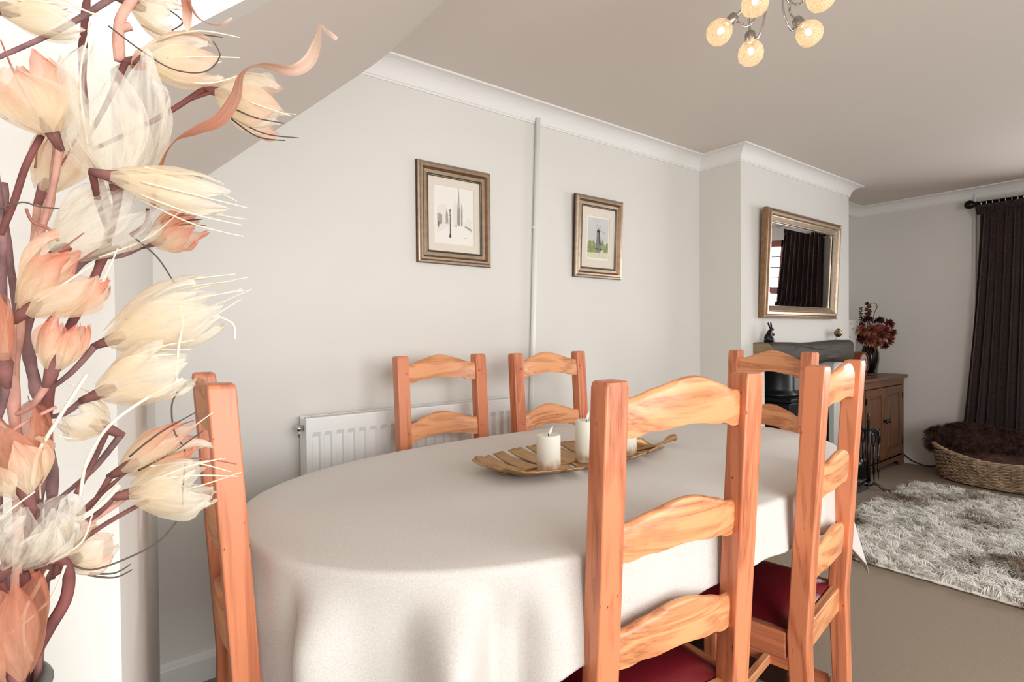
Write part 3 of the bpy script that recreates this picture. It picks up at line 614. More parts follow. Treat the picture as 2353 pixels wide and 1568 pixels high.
# ------------------------------------------------------------------ chairs
ZT, PWID = 1.089, .175
def back_x(z): return (ZT - z) * .062 if z > .44 else (ZT - .44) * .062 - (.44 - z) * .03
def make_chair():
    t = thing('dining_chair', 'ladder back pine chair', 'chair')
    sec = (.046, .050)   # depth, width
    for sy in (-1, 1):
        rows = []
        for z, k in ((0, .8), (.25, .92), (.44, 1), (.75, 1), (ZT - .012, 1), (ZT - .003, .93), (ZT, .80)):
            x = back_x(z); y = sy * PWID
            rows.append([(x + a * sec[0] / 2 * k, y + b * sec[1] / 2 * k, z) for a, b in ((-1, -1), (1, -1), (1, 1), (-1, 1))])
        m_ = MB(); n0 = 0
        for r in rows: m_.v += r
        for i in range(len(rows) - 1):
            for k in range(4): k2 = (k + 1) % 4; m_.face((i * 4 + k, i * 4 + k2, i * 4 + 4 + k2, i * 4 + 4 + k))
        m_.face((3, 2, 1, 0)); e = len(rows) * 4 - 4; m_.face((e, e + 1, e + 2, e + 3))
        post = m_.build('back_post', 'pine_up', t, bevel=.007, bseg=3)
        for zp in (1.023, .797):
            pg = MB(); pg.lathe([(.0052, 0), (.0052, .0022), (.003, .003), (0, .003)], 10, (back_x(zp) + sec[0] / 2 - .0002, sy * (PWID - .012), zp), rot=(0, PI / 2, 0)); pg.build('peg', 'pine_deep', post, smooth=True)
    for zt, zb in ((1.056, .984), (.831, .760), (.634, .563)):
        N = 28; rows = []
        for i in range(N + 1):
            y = lerp(-.158, .158, i / N); a = min(1, abs(y) / .135)
            c = .5 * (1 + math.cos(PI * a)); c2 = c ** .8
            sh = .006 * math.exp(-((abs(y) - .095) / .02) ** 2)
            top = zt + .034 * c2 + sh * .6; bt = zb + .018 * c ** .9 + sh
            bow = -.024 * (1 - (y / .16) ** 2) + .006
            loop = []
            for zz_, dx in ((bt, -.009), (bt, .009), (bt + .3 * (top - bt), .011), (top - .012, .010), (top - .003, .007), (top, .0), (top - .003, -.007), (top - .012, -.010), (bt + .3 * (top - bt), -.011)):
                loop.append((back_x(zz_) + bow + dx, y, zz_))
            rows.append(loop)
        m_ = MB()
        for r in rows: m_.v += r
        K = len(rows[0])
        for i in range(N):
            for k in range(K): k2 = (k + 1) % K; m_.face((i * K + k, i * K + k2, i * K + K + k2, i * K + K + k))
        m_.face(range(K)); m_.face(range(N * K + K - 1, N * K - 1, -1))
        o = m_.build('back_slat', 'pine_across', t, smooth=True)
        try: o.data.set_sharp_from_angle(angle=math.radians(50))
        except Exception: pass
    xf = .42
    for sy in (-1, 1):
        MB().box((xf, sy * .19, .22), (.045, .045, .44)).build('front_leg', 'pine_up', t, bevel=.006, bseg=3)
        MB().box(((xf + .06) / 2 + .0, sy * .186, .41), (xf - .07, .024, .066)).build('seat_rail', 'pine_deep', t, bevel=.004)
        MB().box(((xf + .06) / 2, sy * .186, .15), (xf - .07, .022, .03)).build('stretcher', 'pine_deep', t, bevel=.004)
    MB().box((xf, 0, .41), (.024, .36, .066)).build('seat_rail', 'pine_across', t, bevel=.004)
    MB().box((.046, 0, .41), (.024, .34, .066)).build('seat_rail', 'pine_across', t, bevel=.004)
    MB().box((xf / 2 + .03, 0, .15), (.022, .36, .03)).build('stretcher', 'pine_across', t, bevel=.004)
    # padded seat
    P = []; N = 18
    for i in range(N + 1):
        r = []
        for j in range(N + 1):
            a, b = i / N * 2 - 1, j / N * 2 - 1
            ed = max(abs(a), abs(b)); h = (1 - abs(a) ** 5) ** .6 * (1 - abs(b) ** 5) ** .6
            r.append((.235 + a * .176, b * .172, .442 + .036 * h))
        P.append(r)
    m_ = MB().grid(P); m_.mm((.06, -.172, .425), (.411, .172, .4425)); m_.build('seat_cushion', 'leather', t, smooth=True)
    return t
chair0 = make_chair()
spots = [
 (.880, .622, 81.4, 'pine ladder back chair with its back to us, nearest the hanging dried flowers along the table side'),
 (1.522, .614, 98.6, 'pine ladder back chair next to the hanging cloth corner near the rug'),
 (1.109, 1.918, -91, 'pine ladder back chair standing in front of the middle of the radiator'),
 (1.585, 1.815, -92, 'pine ladder back chair standing in front of the white heating pipe'),
 (2.262, 1.174, 169.8, 'pine ladder back chair at the table end towards the fireplace'),
 (.190, 1.249, -4.0, 'pine ladder back chair at the table end beside the dried flowers, seen edge on'),
]
spots[0] = spots[0][:3] + ('pine ladder back chair directly in front of the leaf tray, its back to the room',)
for i, (x, y, a, lb) in enumerate(spots):
    c = chair0 if i == 0 else copy_tree(chair0)
    c.location = (x, y, 0); c.rotation_euler = (0, 0, math.radians(a)); c['label'] = lb; c['group'] = 'dining chairs round the table'

# ------------------------------------------------------------------ leaf tray and candles
TT = CZ
t = thing('leaf_tray', 'brass coloured leaf shaped tray on the tablecloth', 'tray', (1.25, 1.220, TT), math.radians(-4))
def halfw(s): return .15 * (math.sin(PI * min(1, max(0, s)) ** .85)) ** .62 + .012
def leaf_pt(s, v):   # s 0 tip .. 1 stem, v -1..1 across
    x = -.36 + .70 * s; w = halfw(s); y = v * w
    z = .004 + .030 * abs(v) ** 2.6 * (1 if s > .05 else .7) + .0009 * math.cos(abs(v) * 3 + s * 150) * (abs(v) > .08)
    z += .03 * max(0, .12 - s) / .12 * .9
    return (x - .06 * abs(v), y, z)
def lobe(s0, s1, sgn, vmax=1.0):
    P = []
    for i in range(15):
        s_ = lerp(s0, s1, i / 14); row = []
        for j in range(12): 
            v_ = sgn * vmax * j / 11; g_ = .004 if j > 5 else 0
            k = (i / 14 - .5); row.append(leaf_pt(s_ - k * .018 * (j / 11) ** 2, v_))
        P.append(row)
    return MB().grid(P).build('leaf_lobe', 'brass_leaf', t, smooth=True, solid=.004)
for a, b in ((.0, .17), (.18, .26), (.275, .37), (.385, .55), (.56, .70), (.715, .985)): lobe(a, b, 1)
for a, b in ((.0, .26), (.265, .36), (.385, .60), (.615, .76), (.775, .985)): lobe(a, b, -1)
mr = MB(); mr.tube(smooth_path([(-.34, 0, .008), (-.1, 0, .006), (.2, .0, .008), (.32, .004, .016), (.37, .01, .026), (.40, .014, .026)]), [.0045] * 24 + [.005, .006, .007, .008, .009, .010, .0105, .011, .011, .012, .012, .012, .012, .013, .013, .012, .011], 10); mr.build('midrib', 'brass_leaf', t, smooth=True)
def candle(x, y, h, label, tilt):
    t = thing('candle', label, 'candle', (x, y, TT + .006), 0, 'wax candles on the leaf tray')
    b = MB(); r = .0345; b.lathe([(r - .003, 0), (r, .003), (r, h - .004), (r - .002, h - .001), (r - .004, h), (r * .6, h - .006), (0, h - .008)], 32); b.build('wax_body', 'candle_wax', t, smooth=True)
    MB().tube([(0, 0, h - .009), (0, 0, h + .002)], .0015, 6).build('wick', 'black_matte', t)
    f = MB(); f.lathe([(0, 0), (.003, .003), (.0052, .009), (.0042, .016), (.0018, .024), (0, .030)], 12); f.build('flame_tip', 'flame_plastic', t, smooth=True, loc=(0, 0, h - .001), rot=(0.1, tilt, 0))
candle(1.040, 1.192, .105, 'short cream pillar candle on the tray tip, brown smudges round its base', .55)
candle(1.207, 1.205, .128, 'tallest cream pillar candle in the middle of the tray', .3)
candle(1.366, 1.187, .085, 'cream pillar candle nearest the tray stem', .3)

# ------------------------------------------------------------------ mantel beam, stove, ornaments
t = thing('mantel_beam', 'dark oak beam mantelpiece on the chimney breast', 'mantel', (3.93, CH, 1.015))
bm_ = MB(); N = 40; rows = []
for i in range(N + 1):
    u = i / N; x = lerp(-.60, .60, u)
    d0 = .125 + .006 * math.sin(u * 9) ; zt = .080 + .006 * math.sin(u * 7 + 1); zb = -.075 + .008 * math.sin(u * 11)
    loop = [(x, 0, zb), (x, -d0 * .82, zb), (x, -d0, zb + .03), (x, -d0 + .004 * math.sin(u * 20), 0), (x, -d0 + .002, zt - .028), (x, -d0 + .014, zt - .008), (x, -d0 + .035, zt), (x, 0, zt)]
    rows.append(loop)
for r in rows: bm_.v += r
for i in range(N):
    for k in range(8): k2 = (k + 1) % 8; bm_.face((i * 8 + k, i * 8 + k2, i * 8 + 8 + k2, i * 8 + 8 + k))
bm_.face(range(8)); bm_.face(range(N * 8 + 7, N * 8 - 1, -1))
beam = bm_.build('beam', 'beam_wood', t, bevel=.006)
MB().prism([(-.001, -.074), (-.100, -.074), (-.123, -.045), (-.123, .055), (-.110, .074), (-.09, .082), (-.001, .082)], 'X', -.604, -.5995).build('sawn_end', 'beam_end', t)
ck = MB(); pts = [(-.42, -.1262, .052), (-.3, -.1285, .045), (-.25, -.1295, .055), (-.12, -.1315, .046), (0, -.132, .03), (.15, -.1305, .022)]
ck.tube([px_ for px_ in pts], [.0008, .002, .0015, .0022, .0018, .0006], 6); ck.build('crack', 'black_matte', t)
# stove
t = thing('wood_stove', 'black wood burning stove with a thick flue pipe in the fireplace', 'stove', (4.02, 1.95, .03))
MB().mm((-.30, -.15, .06), (.30, .15, .655)).build('firebox', 'stove_enamel', t, bevel=.012)
MB().mm((-.32, -.17, .655), (.32, .165, .685)).build('top_plate', 'stove_enamel', t, bevel=.008)
for x in (-.26, .26):
    for y in (-.12, .12): MB().tube([(x, y, 0), (x, y, .08)], [.03, .02], 10).build('leg', 'black_iron', t)
d = MB().mm((-.24, -.17, .12), (.24, -.148, .58)).build('door', 'black_iron', t, bevel=.008)
MB().mm((-.18, -.174, .2), (.18, -.169, .52)).build('window', 'stove_enamel', d, bevel=.004)
MB().tube([(.22, -.17, .33), (.22, -.2, .33), (.22, -.2, .28)], .008, 8).build('handle', 'chrome', d, smooth=True)
f = MB(); f.lathe([(.15, .685), (.15, .70), (.128, .72), (.122, .735), (.122, 1.3)], 28, (-.14, .03, 0)); f.build('flue_pipe', 'stove_enamel', t, smooth=True)
MB().tube([(-.06, -.1, .70), (-.06 + .12, -.1, .70)], .006, 8).build('top_rail', 'chrome', t, smooth=True)
# stove fan
t = thing('stove_fan', 'small black stove top fan standing on the stove beside its flue', 'fan', (4.17, 1.90, .712))
MB().box((0, 0, .008), (.09, .06, .02)).build('fan_base', 'black_iron', t, bevel=.004)
MB().box((0, 0, .06), (.05, .02, .1)).build('fan_body', 'black_iron', t, bevel=.004)
for k in range(4):
    a = k * PI / 2 + .5; MB().box((math.cos(a) * .045, -.03, .12 + math.sin(a) * .045), (.085, .004, .045), rot=(0.3, -a, 0)).build('fan_blade', 'black_iron', t)
MB().tube([(0, -.035, .12), (0, 0.0, .12), (0, 0, .09)], .007, 8).build('fan_hub', 'black_iron', t)
# hare
hz = 1.095
t = thing('hare_figurine', 'dark bronze sitting hare figurine on the mantel', 'figurine', (3.415, CH - .062, hz), math.radians(-12))
b = MB()
b.sphere((-.012, 0, .032), (.030, .022, .033), rot=(0, -.25, 0)); b.sphere((-.004, 0, .058), (.020, .016, .030), rot=(0, .35, 0)); b.sphere((.010, 0, .078), (.012, .010, .014))
b.sphere((.018, 0, .090), (.017, .0105, .0115), rot=(0, .35, 0)); b.sphere((.031, 0, .085), (.007, .006, .006))
for s in (-1, 1):
    b.tube([(.010, s * .005, .096), (.004, s * .008, .112), (-.001, s * .010, .126), (-.002, s * .010, .134)], [.004, .006, .0055, .0018], 8)
    b.sphere((-.004, s * .018, .022), (.022, .009, .020)); b.tube([(.0, s * .018, .006), (.03, s * .018, .004)], [.006, .0055], 8)
    b.tube([(.010, s * .010, .058), (.024, s * .010, .048), (.030, s * .007, .056), (.028, s * .005, .062)], [.006, .005, .0045, .004], 8)
b.sphere((-.042, 0, .016), .009)
b.sphere((0, 0, .004), (.042, .024, .005))
remesh_obj(b, 'hare_body', 'bronze_dark', t, .0022, 3)
# bird
t = thing('bird_figurine', 'small round metal bird figurine on thin legs on the mantel', 'figurine', (4.43, CH - .055, hz + .001), math.radians(-150))
b = MB(); b.sphere((0, 0, .056), (.034, .029, .029)); b.sphere((.012, 0, .074), (.019, .018, .017)); b.tube([(.026, 0, .075), (.040, 0, .072)], [.006, .001], 8); b.tube([(-.025, 0, .058), (-.05, 0, .066)], [.014, .006], 8, flat=.5)
remesh_obj(b, 'bird_body', 'bronze_warm', t, .002, 3)
for s in (-1, 1):
    MB().tube([(0, s * .012, .034), (0, s * .014, .003)], .0018, 6).build('leg', 'bronze_warm', t)
    MB().tube([(-.012, s * .014, .002), (.018, s * .016, .002)], .0028, 6).build('foot', 'bronze_warm', t)

# ------------------------------------------------------------------ cabinet in the alcove
cx0, cx1, cy0, cy1, ch = 4.79, 5.655, 1.745, 2.118, .785
t = thing('oak_cabinet', 'low brown oak cabinet with two panelled doors in the alcove', 'cabinet', (cx0, cy0, 0))
w, d = cx1 - cx0, cy1 - cy0
MB().mm((-.025, -.03, ch - .03), (w + .018, d, ch)).build('cabinet_top', 'cabinet_across', t, bevel=.012, bseg=3)
for x in (0, w - .025): MB().mm((x, 0, 0), (x + .025, d, ch - .03)).build('side_panel', 'cabinet_up', t, bevel=.003)
MB().mm((.02, d - .015, .05), (w - .02, d, ch - .03)).build('back_panel', 'cabinet_up', t)
MB().mm((.02, .0, .085), (w - .02, d - .01, .105)).build('bottom_shelf', 'cabinet_across', t)
MB().mm((.025, 0, ch - .085), (w - .025, .022, ch - .03)).build('top_rail', 'cabinet_across', t, bevel=.003)
pl = [(.025, 0), (.09, 0), (.12, .03), (.17, .045), (w - .17, .045), (w - .12, .03), (w - .09, 0), (w - .025, 0), (w - .025, .1), (.025, .1)]
MB().prism(pl, 'Y', 0, .02).build('plinth', 'cabinet_across', t, bevel=.003)
for (x, y) in ((0, 0), (w - .045, 0)): MB().mm((x, -.002, 0), (x + .045, .043, .1)).build('foot', 'cabinet_up', t, bevel=.003)
dw = (w - .09) / 2
for k, x0 in ((0, .043), (1, .047 + dw)):
    st = .06; z0, z1 = .108, ch - .09
    dr_ = MB().mm((x0, .008, z0), (x0 + dw - .004, .016, z1)).build('door', 'cabinet_up', t)
    for a, b_ in (((x0, z0), (x0 + st, z1)), ((x0 + dw - .004 - st, z0), (x0 + dw - .004, z1))): MB().mm((a[0], -.004, a[1]), (b_[0], .012, b_[1])).build('stile', 'cabinet_up', dr_, bevel=.003)
    for a, b_ in (((x0 + st, z0), (x0 + dw - .004 - st, z0 + st)), ((x0 + st, z1 - st), (x0 + dw - .004 - st, z1))): MB().mm((a[0], -.0035, a[1]), (b_[0], .012, b_[1])).build('rail', 'cabinet_across', dr_, bevel=.003)
    MB().mm((x0 + st + .02, .0, z0 + st + .02), (x0 + dw - .004 - st - .02, .012, z1 - st - .02)).build('raised_panel', 'cabinet_up', dr_, bevel=.006)
    kx = x0 + (dw - .034 if k == 0 else .03)
    kb = MB(); kb.lathe([(.008, 0), (.008, .014), (.017, .02), (.018, .028), (.012, .034), (0, .035)], 16, (kx, -.003, .418), rot=(PI / 2, 0, 0)); kb.build('knob', 'black_iron', dr_, smooth=True)
    hx = x0 + (0 if k == 0 else dw - .004)
    for z in (z0 + .09, z1 - .09): MB().box((hx, -.005, z), (.012, .008, .05)).build('hinge', 'bronze_dark', dr_)
CT = ch + .0
# glass vase with dark red flowers
VX, VY = 5.36, 1.905
t = thing('glass_vase', 'tapered smoked glass vase on the cabinet holding red flowers', 'vase', (VX, VY, CT))
pr_ = [(.045, 0), (.052, .004), (.062, .06), (.072, .13), (.070, .19), (.056, .24), (.05, .26)]
g_ = MB(); g_.lathe(pr_ + [(.046, .26), (.052, .235), (.066, .19), (.068, .13), (.058, .06), (.045, .012), (0, .010)], 28, caps=False); g_.lathe([(0, .0005), (.045, 0)], 28, caps=False); g_.build('glass_body', 'vase_glass', t, smooth=True)
lf = MB()
for k in range(5):
    a = k * 1.25 + .3; P = []
    for i in range(9):
        s_ = i / 8; r = .02 + .035 * math.sin(PI * s_ * .8); wv = .022 * math.sin(PI * min(1, s_ * .85 + .12))
        c = Vector((math.cos(a) * r, math.sin(a) * r, .018 + .23 * s_)); td = Vector((-math.sin(a), math.cos(a), 0)); P.append([c - td * wv, c + Vector((math.cos(a), math.sin(a), 0)) * .006, c + td * wv])
    MB().grid(P).build('inner_leaf', 'bronze_dark', t, smooth=True, solid=.002)
fl_spots = []
FU = [(1995, 712, 'bloom_red', .05, 1.88), (1978, 722, 'bloom_dark', .032, 1.92), (1975, 748, 'bloom_dark', .04, 1.93), (1994, 733, 'bloom_dark', .042, 1.82), (2021, 735, 'bloom_dark', .042, 1.82), (2045, 742, 'bloom_red', .045, 1.76),
      (2035, 757, 'bloom_rose', .055, 1.74), (2050, 765, 'bloom_red', .05, 1.74), (1983, 757, 'bloom_copper', .05, 1.86), (2006, 757, 'bloom_copper', .055, 1.80), (2028, 770, 'bloom_copper', .055, 1.76), (2003, 778, 'bloom_copper', .055, 1.82),
      (1985, 778, 'bloom_red', .05, 1.88), (2045, 780, 'bloom_rose', .045, 1.74), (2015, 788, 'bloom_copper', .045, 1.80), (2034, 792, 'bloom_red', .042, 1.76), (1976, 775, 'bloom_dark', .045, 1.92), (2018, 752, 'bloom_rose', .045, 1.80)]
for kk in range(len(FU)):
    u, v, m_, r, yy = FU[kk]
    P = px(u, v, 'Y', yy)
    if P.x > WB - .07: P = px(u, v, 'X', WB - .07)
    if P.x < XR + .06 and P.y > CH: P.x = XR + .06
    t2 = thing('dried_flower', {0: 'tall dark red flower spike rising highest above the glass vase', 1: 'short near black flower spike beside the tall red one', 3: 'near black flower head just below the tall red spike'}.get(kk) or {'bloom_red': 'dark red dried flower in the glass vase', 'bloom_dark': 'almost black dried flower in the glass vase', 'bloom_rose': 'dusky rose dried flower in the glass vase', 'bloom_copper': 'copper glitter flower in the glass vase'}[m_], 'flower', (VX, VY, CT + .012), 0, 'dried flowers in the glass vase')
    q = P - t2.location; neck = Vector((random.uniform(-.02, .02), random.uniform(-.02, .02), .24)); d_ = (q - neck).normalized()
    MB().tube(smooth_path([(neck.x * -.3, neck.y * -.3, 0.004), neck, neck.lerp(q, .6) + Vector((0, 0, .015)), q], 5), .0025, 6).build('stem', 'stem_brown', t2, smooth=True)
    fb = MB(); ax = d_; e1 = ax.orthogonal().normalized(); e2 = ax.cross(e1)
    tall = (kk in (0, 1))
    for pz in range(64):
        ph_ = random.uniform(0, 2 * PI); el = random.uniform(-.55, 1.45)
        if tall: 
            base_ = q + Vector((0, 0, random.uniform(-.07, .05))); dd = (Vector((math.cos(ph_), math.sin(ph_), random.uniform(.2, 1.2)))).normalized(); ln = r * random.uniform(.5, .75)
        else:
            base_ = q - ax * r * .3; dd = (e1 * math.cos(ph_) * math.cos(el) + e2 * math.sin(ph_) * math.cos(el) + ax * math.sin(el)).normalized(); ln = r * random.uniform(.8, 1.35)
        sd = dd.cross(Vector((random.random(), random.random(), random.random()))).normalized() * r * .16
        n0 = len(fb.v); mid = base_ + dd * ln * .6; tip = base_ + dd * ln + Vector((0, 0, random.uniform(-.2, .1) * r))
        fb.v += [tuple(base_), tuple(mid + sd), tuple(tip), tuple(mid - sd)]; fb.face((n0, n0 + 1, n0 + 2, n0 + 3))
    fb.build('bloom', m_, t2, fix=False)
# curled wire stem
t2 = thing('curled_twig', 'thin curled twig arching above the red flowers', 'twig', (VX, VY, CT + .012))
cp = [Vector((.01, 0, .0)), Vector((.012, .0, .25))] + [px(u, v, 'Y', 1.86) - t2.location for u, v in ((2008, 725), (2015, 708), (2013, 699), (2005, 697), (1998, 700))]
MB().tube(smooth_path(cp, 6), .0028, 6).build('twig', 'tendril_dark', t2, smooth=True)
# clock
t = thing('mantel_clock', 'mahogany clock with a round convex glass face on the cabinet', 'clock', (4.955, 1.845, CT), 0)
cbx = MB(); N = 20; poly = [(-.095, 0), (.095, 0)] + [(.095 * math.cos(a), .115 + .100 * math.sin(a)) for a in [PI * i / N for i in range(N + 1)]]
cbx.prism(poly, 'Y', -.03, .06).build('case', 'mahogany', t, bevel=.006)
cr = MB(); cr.lathe([(.092, 0), (.094, .012), (.086, .02), (.078, .016)], 32, (0, -.03, .122), rot=(PI / 2, 0, 0), caps=False); cr.build('bezel', 'mahogany', t, smooth=True)
cf = MB(); cf.lathe([(.08, .010), (.06, .016), (.03, .020), (0, .021)], 32, (0, -.03, .122), rot=(PI / 2, 0, 0), caps=False); cf.build('dial', 'clock_face', t, smooth=True)
MB().box((0, -.035, .006), (.21, .03, .012)).build('base_strip', 'mahogany', t, bevel=.003)
MB().box((0, -.0535, .14), (.004, .002, .04)).build('hand', 'black_matte', t); MB().box((.018, -.0535, .122), (.036, .002, .004)).build('hand', 'black_matte', t)
# white planter with wire scroll
t = thing('bird_planter', 'white tapered tin planter with small birds and scrolled wire handle', 'planter', (5.045, 2.0, CT))
MB().box((0, 0, .125), (.16, .14, .25)).build('stand_block', 'white_tin', t, bevel=.006)
pb_ = MB(); 
for z, k in ((.25, .085), (.475, .118)):
    pb_.v += [(-k, -k * .8, z), (k, -k * .8, z), (k, k * .8, z), (-k, k * .8, z)]
for k in range(4): pb_.face((k, (k + 1) % 4, 4 + (k + 1) % 4, 4 + k))
pb_.face((3, 2, 1, 0)); pb_.face((4, 5, 6, 7)); pb_.build('planter_body', 'white_tin', t, bevel=.005)
for (x, z, s) in ((-.06, .44, 1), (.04, .455, .8), (-.02, .40, 1.2), (.05, .36, .9), (-.05, .33, 1)):
    k = lerp(.085, .118, (z - .25) / .225) * .8 + .0012
    bd = MB(); bd.tube([(x - .018 * s, -k, z + .008 * s), (x - .006 * s, -k, z + .002 * s), (x, -k, z), (x + .008 * s, -k, z + .004 * s), (x + .018 * s, -k, z + .012 * s)], [.0008, .002, .003, .002, .0006], 6); bd.build('bird_mark', 'bird_grey', t)
sc_ = MB(); sp_ = [(.10, 0, .47)] + [(.02 + (.09 - .008 * k) * math.cos(.2 + k * .42), 0, .56 + (.075 - .006 * k) * math.sin(.2 + k * .42)) for k in range(12)]
sc_.tube(smooth_path(sp_, 4), .0035, 6); sc_.tube(smooth_path([(-.1, 0, .47), (-.115, 0, .53), (-.07, 0, .61), (.02, 0, .645), (.09, 0, .62), (.125, 0, .56), (.11, 0, .50)], 6), .0035, 6); sc_.build('wire_scroll', 'tendril_dark', t, smooth=True)

# ------------------------------------------------------------------ fireside companion set
t = thing('companion_set', 'black iron fireside tool stand by the cabinet', 'fire tools', (4.53, 1.62, 0), math.radians(20))
MB().tube([(0, 0, .03), (0, 0, .46)], .014, 10).build('pole', 'black_iron', t, smooth=True)
lp = [(0.026 * math.sin(a) * (1 - .25 * math.cos(a)), 0, .505 - .052 * math.cos(a)) for a in [2 * PI * i / 20 for i in range(20)]]
MB().tube(lp, .009, 8, closed=True).build('loop_handle', 'black_iron', t, smooth=True)
for k in range(3):
    a = k * 2 * PI / 3 + .4; c, s = math.cos(a), math.sin(a)
    MB().tube(smooth_path([(0, 0, .05), (c * .05, s * .05, .045), (c * .10, s * .10, .012), (c * .15, s * .15, .008)], 5), .011, 8, flat=.6).build('foot', 'black_iron', t, smooth=True)
MB().lathe([(.03, 0.03), (.034, .05), (.012, .06), (.01, .08)], 14).build('hub', 'black_iron', t, smooth=True)
names = ['shovel', 'brush', 'poker', 'tongs']
for k in range(4):
    a = k * PI / 2 + .5; c, s = math.cos(a), math.sin(a); x, y = c * .07, s * .07
    hk = MB().tube(smooth_path([(0, 0, .43), (c * .04, s * .04, .445), (c * .075, s * .075, .43), (c * .085, s * .085, .448)], 4), .008, 8).build('hook', 'black_iron', t, smooth=True)
    t3 = thing('fire_' + names[k], {'shovel': 'black iron fire shovel hanging on the tool stand', 'brush': 'black bristled hearth brush hanging on the tool stand', 'poker': 'thin black fire poker hanging on the tool stand', 'tongs': 'black fire tongs hanging on the tool stand'}[names[k]], 'fire tool', (4.53, 1.62, 0), math.radians(20))
    h_ = [(x + c * .006 * math.cos(b_) , y + s * .006 * math.cos(b_), .395 + .035 * math.sin(b_)) for b_ in [2 * PI * i / 12 for i in range(12)]]
    lpp = [(x + -s * .016 * math.sin(b_), y + c * .016 * math.sin(b_), .385 - .045 * math.cos(b_)) for b_ in [2 * PI * i / 16 for i in range(16)]]
    MB().tube(lpp, .0085, 8, closed=True).build('handle', 'black_iron', t3, smooth=True)
    MB().tube([(x, y, .34), (x, y, .13)], .008, 8).build('shaft', 'black_iron', t3, smooth=True)
    if k == 0:
        P = []
        for i in range(9):
            z = .21 - .15 * i / 8; wv = .062 * min(1, .35 + i / 5)
            P.append([(x + c * (.012 - .014 * (1 - abs(j / 4 - 1) ** 2)) - s * wv * (j / 4 - 1), y + s * (.012 - .014 * (1 - abs(j / 4 - 1) ** 2)) + c * wv * (j / 4 - 1), z) for j in range(9)])
        MB().grid(P).build('pan', 'black_iron', t3, smooth=True, solid=.003)
    elif k == 1:
        MB().lathe([(.012, .24), (.036, .21), (.04, .17), (.034, .16)], 14, (x, y, 0)).build('ferrule', 'black_iron', t3, smooth=True)
        br = MB()
        for i in range(160):
            r = .034 * math.sqrt(random.random()); b_ = random.uniform(0, 2 * PI); br.tube([(x + r * math.cos(b_), y + r * math.sin(b_), .165), (x + 1.5 * r * math.cos(b_), y + 1.5 * r * math.sin(b_), .07 + random.uniform(0, .02))], [.0016, .001], 3, caps=False)
        tag(br.build('bristles', 'black_matte', t3), kind='stuff')
    elif k == 2: MB().tube([(x, y, .13), (x, y, .08), (x + .015, y, .09)], [.0055, .004, .002], 8).build('point', 'black_iron', t3)
    else:
        for s2 in (-1, 1): MB().tube([(x, y, .2), (x + s2 * .02, y, .15), (x + s2 * .006, y, .08)], .004, 6).build('jaw', 'black_iron', t3, smooth=True)

# ------------------------------------------------------------------ wicker dog basket with fur throw
BX, BY, BA, BB = 5.395, 1.005, .262, .46
t = thing('wicker_basket', 'oval woven cane pet basket against the wall under the curtain', 'basket', (BX, BY, 0))
def rimz(th): return .235 + .05 * abs(math.sin(th)) ** 2 - .035 * max(0, -math.cos(th)) ** 2 + .03 * max(0, math.cos(th))
def bwall(th, f):
    k = lerp(.86, 1.0, f ** .7); return Vector((BA * k * math.cos(th), BB * k * math.sin(th), .012 + (rimz(th) - .02) * f))
wv_ = MB(); NS = 44; ROWS = 17
for r in range(ROWS):
    f = (r + .5) / ROWS; pts = []
    for i in range(NS * 4):
        th = 2 * PI * i / (NS * 4); p = bwall(th, f); nn = Vector((math.cos(th) / BA, math.sin(th) / BB, 0)).normalized()
        pts.append(p + nn * .006 * math.sin(th * NS / 2 + (r % 2) * PI) + Vector((0, 0, .0015 * math.sin(i * 1.7 + r))))
    wv_.tube(pts, .0062, 5, closed=True)
tag(wv_.build('cane_weave', 'basket_cane', t, smooth=True), kind='stuff')
for i in range(NS):
    th = 2 * PI * i / NS; MB().tube([bwall(th, 0), bwall(th, .5), bwall(th, 1)], .0055, 6).build('upright_cane', 'basket_dark', t, smooth=True)
rm = MB()
for k in range(3):
    pts = []
    for i in range(120):
        th = 2 * PI * i / 120; p = bwall(th, 1); nn = Vector((math.cos(th) / BA, math.sin(th) / BB, 0)).normalized(); a = th * 16 + k * 2 * PI / 3
        pts.append(p + nn * .011 * math.cos(a) + Vector((0, 0, .004 + .011 * math.sin(a))))
    rm.tube(pts, .009, 6, closed=True)
rm.build('braided_rim', 'basket_cane', t, smooth=True)
fl = [bwall(2 * PI * i / 48, 0) for i in range(48)]; b = MB(); b.v += [tuple(p) for p in fl]; b.face(range(48)); b.build('basket_base', 'basket_dark', t, solid=.012)
MB().tube([bwall(PI / 2, .95) + Vector((-.02, .01, .0)), bwall(PI / 2, .95) + Vector((0, .035, .0)), bwall(PI / 2, .95) + Vector((.02, .01, 0))], .007, 6).build('handle_loop', 'basket_dark', t)
